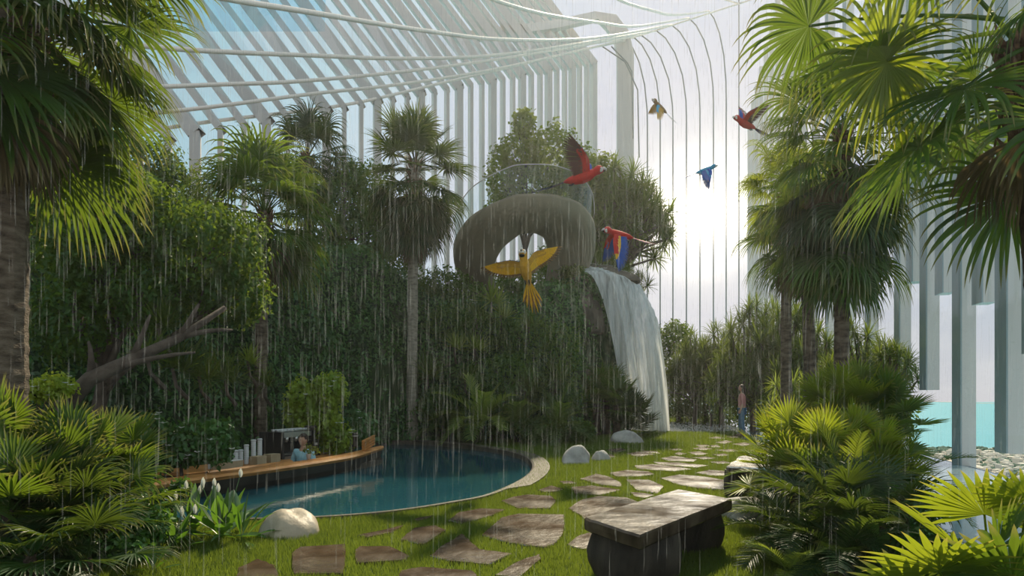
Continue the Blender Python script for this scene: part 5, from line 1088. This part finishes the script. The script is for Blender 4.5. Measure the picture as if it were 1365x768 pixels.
# lit flowering shrub behind the grinder, other flowering plants
def flowers(root,pts,s,seed):
    rg=np.random.default_rng(seed)
    for p in pts:
        g=Geo(); a=rg.uniform(0,6.28); 
        for k in range(5):
            w=a+k*1.2566; d=np.array([math.cos(w),math.sin(w),.35]); sd=np.array([-math.sin(w),math.cos(w),0]); q0=np.array(p); g.add([q0,q0+d*s*.6+sd*s*.3,q0+d*s,q0+d*s*.6-sd*s*.3],Q=[(0,1,2,3)])
        g.build('flower',LG['flower'],root)
def litshrub(label,px,d,blobs,mat,nfl,seed,leaf=.11,fs=.07,**kw):
    root=tr_('flowering_shrub',label,px,d,leaf,mat,blobs,seed,z=kw.get('z'),tr=.03,asp=.65); l=root.location; rg=random.Random(seed); pts=[]
    for k in range(nfl):
        bx,by,rx,rz_,dd,n=rg.choice(blobs); a=rg.uniform(0,6.28); r=rg.random()**.5; p=P(bx+rx*r*math.cos(a),by+rz_*r*math.sin(a),d+dd-(rx+rz_)*.5*(d/F)*math.sqrt(max(0,1-r*r))*1.08); pts.append(tuple(p-l))
    flowers(root,pts,fs,seed); root['category']='flowering shrub'; return root
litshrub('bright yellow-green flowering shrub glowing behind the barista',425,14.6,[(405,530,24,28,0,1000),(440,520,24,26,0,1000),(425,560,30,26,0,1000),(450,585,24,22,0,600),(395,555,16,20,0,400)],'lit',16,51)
litshrub('leafy shrub with white flowers behind the left tip of the boat bar',240,10.6,[(215,600,30,28,0,1100),(255,590,34,32,0,1300),(290,590,24,32,0,900),(200,570,24,22,0,700)],'ivy',18,52,leaf=.09)
litshrub('green shrub around the rear counter left of the stern',470,15.4,[(448,575,18,24,0,500),(480,570,22,24,0,700)],'ivy',4,53)
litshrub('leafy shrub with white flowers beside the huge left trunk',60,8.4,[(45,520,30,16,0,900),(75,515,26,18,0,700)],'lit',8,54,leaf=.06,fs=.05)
litshrub('white-flowered ground plant at the left pool corner',225,7.3,[(215,668,22,18,0,700),(240,650,14,14,0,350),(205,690,24,16,0,600)],'ivy',10,55,leaf=.05,fs=.05)
litshrub('glossy small-leaved bush at the foot of the right thicket',1085,6.0,[(1070,735,36,22,0,1500),(1110,740,34,22,0,1400),(1045,715,22,18,0,700)],'ivy',0,56,leaf=.04)
litshrub('glossy bush between the thicket and the infinity pool',1200,6.0,[(1215,680,34,24,0,1500),(1180,665,30,22,0,1200),(1235,730,40,26,-.5,1400)],'ivy',4,57,leaf=.04,fs=.04)
litshrub('dark undergrowth bush below the bottom left fan palms',150,5.8,[(150,735,46,26,0,1800),(80,690,40,26,.3,1300),(190,700,34,30,.3,1300),(30,760,50,24,-.3,1500)],'ivy',0,58,leaf=.05)
litshrub('deep green undergrowth behind the left dwarf palms',70,7.9,[(30,600,50,50,0,1800),(110,610,55,55,0,2200),(165,640,38,40,0,1400),(60,660,60,40,0,1700)],'ivy',3,59,leaf=.06,fs=.05)
litshrub('undergrowth filling the middle of the right thicket',1120,8.6,[(1060,650,40,36,0,1700),(1110,640,45,45,0,2000),(1170,640,40,42,0,1700),(1130,690,60,28,-.6,1700)],'ivy',0,60,leaf=.06)

# broad-leaved lilies in front of the pool
def broad(seed,n,L_,w,droop,lo,hi):
    rg=np.random.default_rng(seed); g=Geo(); az=np.arange(n)*2.4+rg.normal(0,.2,n); el=np.radians(np.linspace(hi,lo,n)); d=np.stack([np.cos(az)*np.cos(el),np.sin(az)*np.cos(el),np.sin(el)],1); N=np.stack([-np.cos(az)*np.sin(el),-np.sin(az)*np.sin(el),np.cos(el)],1)
    strips(g,d*.02,d,N,L_*rg.uniform(.8,1.15,n),np.full(n,w),droop*rg.uniform(.6,1.4,n),K=9,prof=np.array([.08,.10,.16,.55,.9,1,.93,.7,.38,.02]),fold=.16); return g
def lily(label,px,py,n,L_,w,nfl,seed,droop=.16,lo=15,z=0):
    p=G(px,py); t=thing('peace_lily',label,'lily plant',(p.x,p.y,0)); 
    broad(seed,n,L_,w,droop,lo,84).build('leaves',LG['lily'],t,smooth=True); rg=random.Random(seed)
    for k in range(nfl):
        a=rg.uniform(0,6.28); h=L_*rg.uniform(.8,1.15); q_=(math.cos(a)*.2,math.sin(a)*.15,h); g=Geo(); g.tube([(0,0,0),(q_[0]*.6,q_[1]*.6,h*.6),q_],[.006,.005,.004],n=5); fs=g.build('flower_stalk',LG['lily'],t)
        g=Geo(); gp_=[]
        for i in range(7):
            f=i/6; w_=.022*math.sin(PI*min(1,f*.9+.06))**.8; gp_.append([(q_[0]-w_,q_[1]+.02,q_[2]-.01+f*.09),(q_[0],q_[1]+.035,q_[2]-.01+f*.09),(q_[0]+w_,q_[1]+.02,q_[2]-.01+f*.09)])
        g.grid(np.array(gp_)); g.tube([(q_[0],q_[1],q_[2]),(q_[0],q_[1]-.005,q_[2]+.06)],[.008,.005],n=6); g.build('flower',LG['flower'],t,smooth=True)
    return t
lily('large peace lily with broad upright leaves in front of the pool',296,718,14,.55,.17,3,1)
lily('peace lily with long low leaves beside the tan boulder',322,722,12,.50,.07,0,2,droop=.3,lo=0)
lily('peace lily with several white flowers left of the broad-leaved one',258,712,14,.45,.10,6,3)
lily('small peace lily nearest the left fan palms',228,735,10,.36,.08,3,4)
lily('broad green leaves under the far bench beside the thicket',1040,712,12,.40,.12,0,5)
lily('small light green plant at the bottom edge of the dark left lawn',203,762,9,.22,.05,0,6)
lily('single broad leaf plant low in the right thicket',1160,760,7,.45,.14,0,7)

# ------------------------------------------------------------------ far hedge of trees right of the waterfall
tr_('broadleaf_tree','round leafy tree right beside the waterfall',905,34,.17,'broad',[(900,450,24,24,0,1900),(885,490,22,28,0,1400),(920,490,26,30,0,1900),(905,530,30,20,0,1500)],61,z=0)
tr_('broadleaf_tree','low leafy tree between the plunge basin and the woman',940,33,.17,'broad',[(945,520,26,26,0,1700),(925,545,22,14,0,900),(965,540,24,16,0,1000)],62,z=0)
for k,(px,d,w,pt,pb,n,key,mat,sc,lab) in enumerate([(925,31,1.3,448,530,58,'drac','strap',1.1,'spiky-leaved tree behind the plunge basin'),(962,30,1.4,432,535,64,'drac','strap',1.15,'spiky-leaved tree left of the woman'),(1005,27,1.6,394,545,60,'pand','strap',.9,'tall weeping strap-leaved tree above the woman'),(1045,25,1.4,400,545,52,'pand','strap',.85,'weeping strap-leaved tree between two palm trunks'),(1085,23,1.4,440,545,50,'drac','strap',1.1,'spiky-leaved tree behind the slimmer palm'),(1150,19,1.2,430,530,30,'drac','strap',1.0,'spiky-leaved tree right of the big ringed trunk'),(1190,17.5,.7,440,540,18,'drac','strap',.9,'narrow spiky tree beside the first standing fin'),(1052,21,.8,500,560,16,'drac','straplit',.9,'light spiky bush right of the woman behind the sunlit palms')]):
    dracaena('dragon_tree',lab,gp(px,d,0),w,w*.6,hgt(pb,d,0),hgt(pt,d,0),n,key,mat,sc,seed=70+k)
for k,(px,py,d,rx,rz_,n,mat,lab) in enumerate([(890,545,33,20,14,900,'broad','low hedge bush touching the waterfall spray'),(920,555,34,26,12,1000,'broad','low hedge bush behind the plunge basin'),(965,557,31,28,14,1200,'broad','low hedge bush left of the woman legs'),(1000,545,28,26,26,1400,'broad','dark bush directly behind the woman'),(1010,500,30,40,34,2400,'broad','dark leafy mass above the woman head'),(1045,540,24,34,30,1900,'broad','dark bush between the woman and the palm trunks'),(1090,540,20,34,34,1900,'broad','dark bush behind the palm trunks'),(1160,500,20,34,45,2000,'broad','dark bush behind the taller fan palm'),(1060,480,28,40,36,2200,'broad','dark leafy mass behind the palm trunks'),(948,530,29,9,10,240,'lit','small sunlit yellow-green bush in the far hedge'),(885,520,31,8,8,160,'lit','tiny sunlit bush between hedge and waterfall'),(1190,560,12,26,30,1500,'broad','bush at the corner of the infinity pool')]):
    tr_('shrub',lab,px,d,.13 if d>25 else .10,mat,[(px,py,rx,rz_,0,n)],90+k,z=0,tr=.05)

# ------------------------------------------------------------------ rain
m,nt2,o2=newmat('rain_drop'); t_=nt2.nodes.new('ShaderNodeBsdfTransparent'); g_=node(nt2,'ShaderNodeBsdfTranslucent'); g_.inputs[0].default_value=(.85,.88,.9,1); d_=node(nt2,'ShaderNodeBsdfDiffuse'); d_.inputs[0].default_value=(.8,.83,.85,1)
a_=nt2.nodes.new('ShaderNodeMixShader'); a_.inputs[0].default_value=.5; nt2.links.new(d_.outputs[0],a_.inputs[1]); nt2.links.new(g_.outputs[0],a_.inputs[2]); b_=nt2.nodes.new('ShaderNodeMixShader'); b_.inputs[0].default_value=.038; nt2.links.new(t_.outputs[0],b_.inputs[1]); nt2.links.new(a_.outputs[0],b_.inputs[2]); nt2.links.new(b_.outputs[0],o2.inputs[0])
rr=np.random.default_rng(99); n=10000; d=3.0+15*rr.random(n)**.8; x=(rr.uniform(-40,1405,n)-CX)/F*d; z=CH+(HY-rr.uniform(-20,790,n))/F*d; ok=z>.25; d,x,z=d[ok],x[ok],z[ok]; n=len(d)
ln=rr.uniform(.12,.42,n)*(.5+d/11); w=.0012*d**.75*rr.uniform(.6,1.3,n); dx=ln*rr.normal(-.01,.015,n); o_=np.zeros(n)
V=np.stack([np.stack([x,d,z+ln/2],1),np.stack([x+dx*.3-w,d,z-ln*.25],1),np.stack([x+dx*.3,d-w,z-ln*.25],1),np.stack([x+dx*.3+w,d+w*.5,z-ln*.25],1),np.stack([x+dx,d,z-ln/2],1)],1)
i=np.arange(n)[:,None]*5; T=np.concatenate([i+np.array(t) for t in ([0,1,2],[0,2,3],[0,3,1],[4,2,1],[4,3,2],[4,1,3])])
g=Geo(); g.add(V.reshape(-1,3),T=T); tag(g.build('rain',m),'falling rain drops across the whole garden','rain',kind='stuff')

# ------------------------------------------------------------------ render look
vs=scn.view_settings; scn.display_settings.display_device='sRGB'; vs.view_transform='Standard'; vs.look='None'; vs.exposure=0.0; vs.gamma=1; vs.use_curve_mapping=False
c=scn.cycles; c.use_denoising=True; c.max_bounces=5; c.diffuse_bounces=2; c.glossy_bounces=2; c.transmission_bounces=3; c.transparent_max_bounces=20; c.volume_bounces=0; c.sample_clamp_indirect=4; c.sample_clamp_direct=12; c.caustics_reflective=False; c.caustics_refractive=False; c.use_adaptive_sampling=True; c.adaptive_threshold=.02
for mm in bpy.data.materials:
    if mm.name.startswith(('garden_haze',)): mm.cycles.homogeneous_volume=True if hasattr(mm.cycles,'homogeneous_volume') else None
for o in COL.objects:
    if o.parent is None and not o.get('label') and not o.get('kind') and o.type in('MESH','EMPTY'): print('UNLABELLED',o.name)
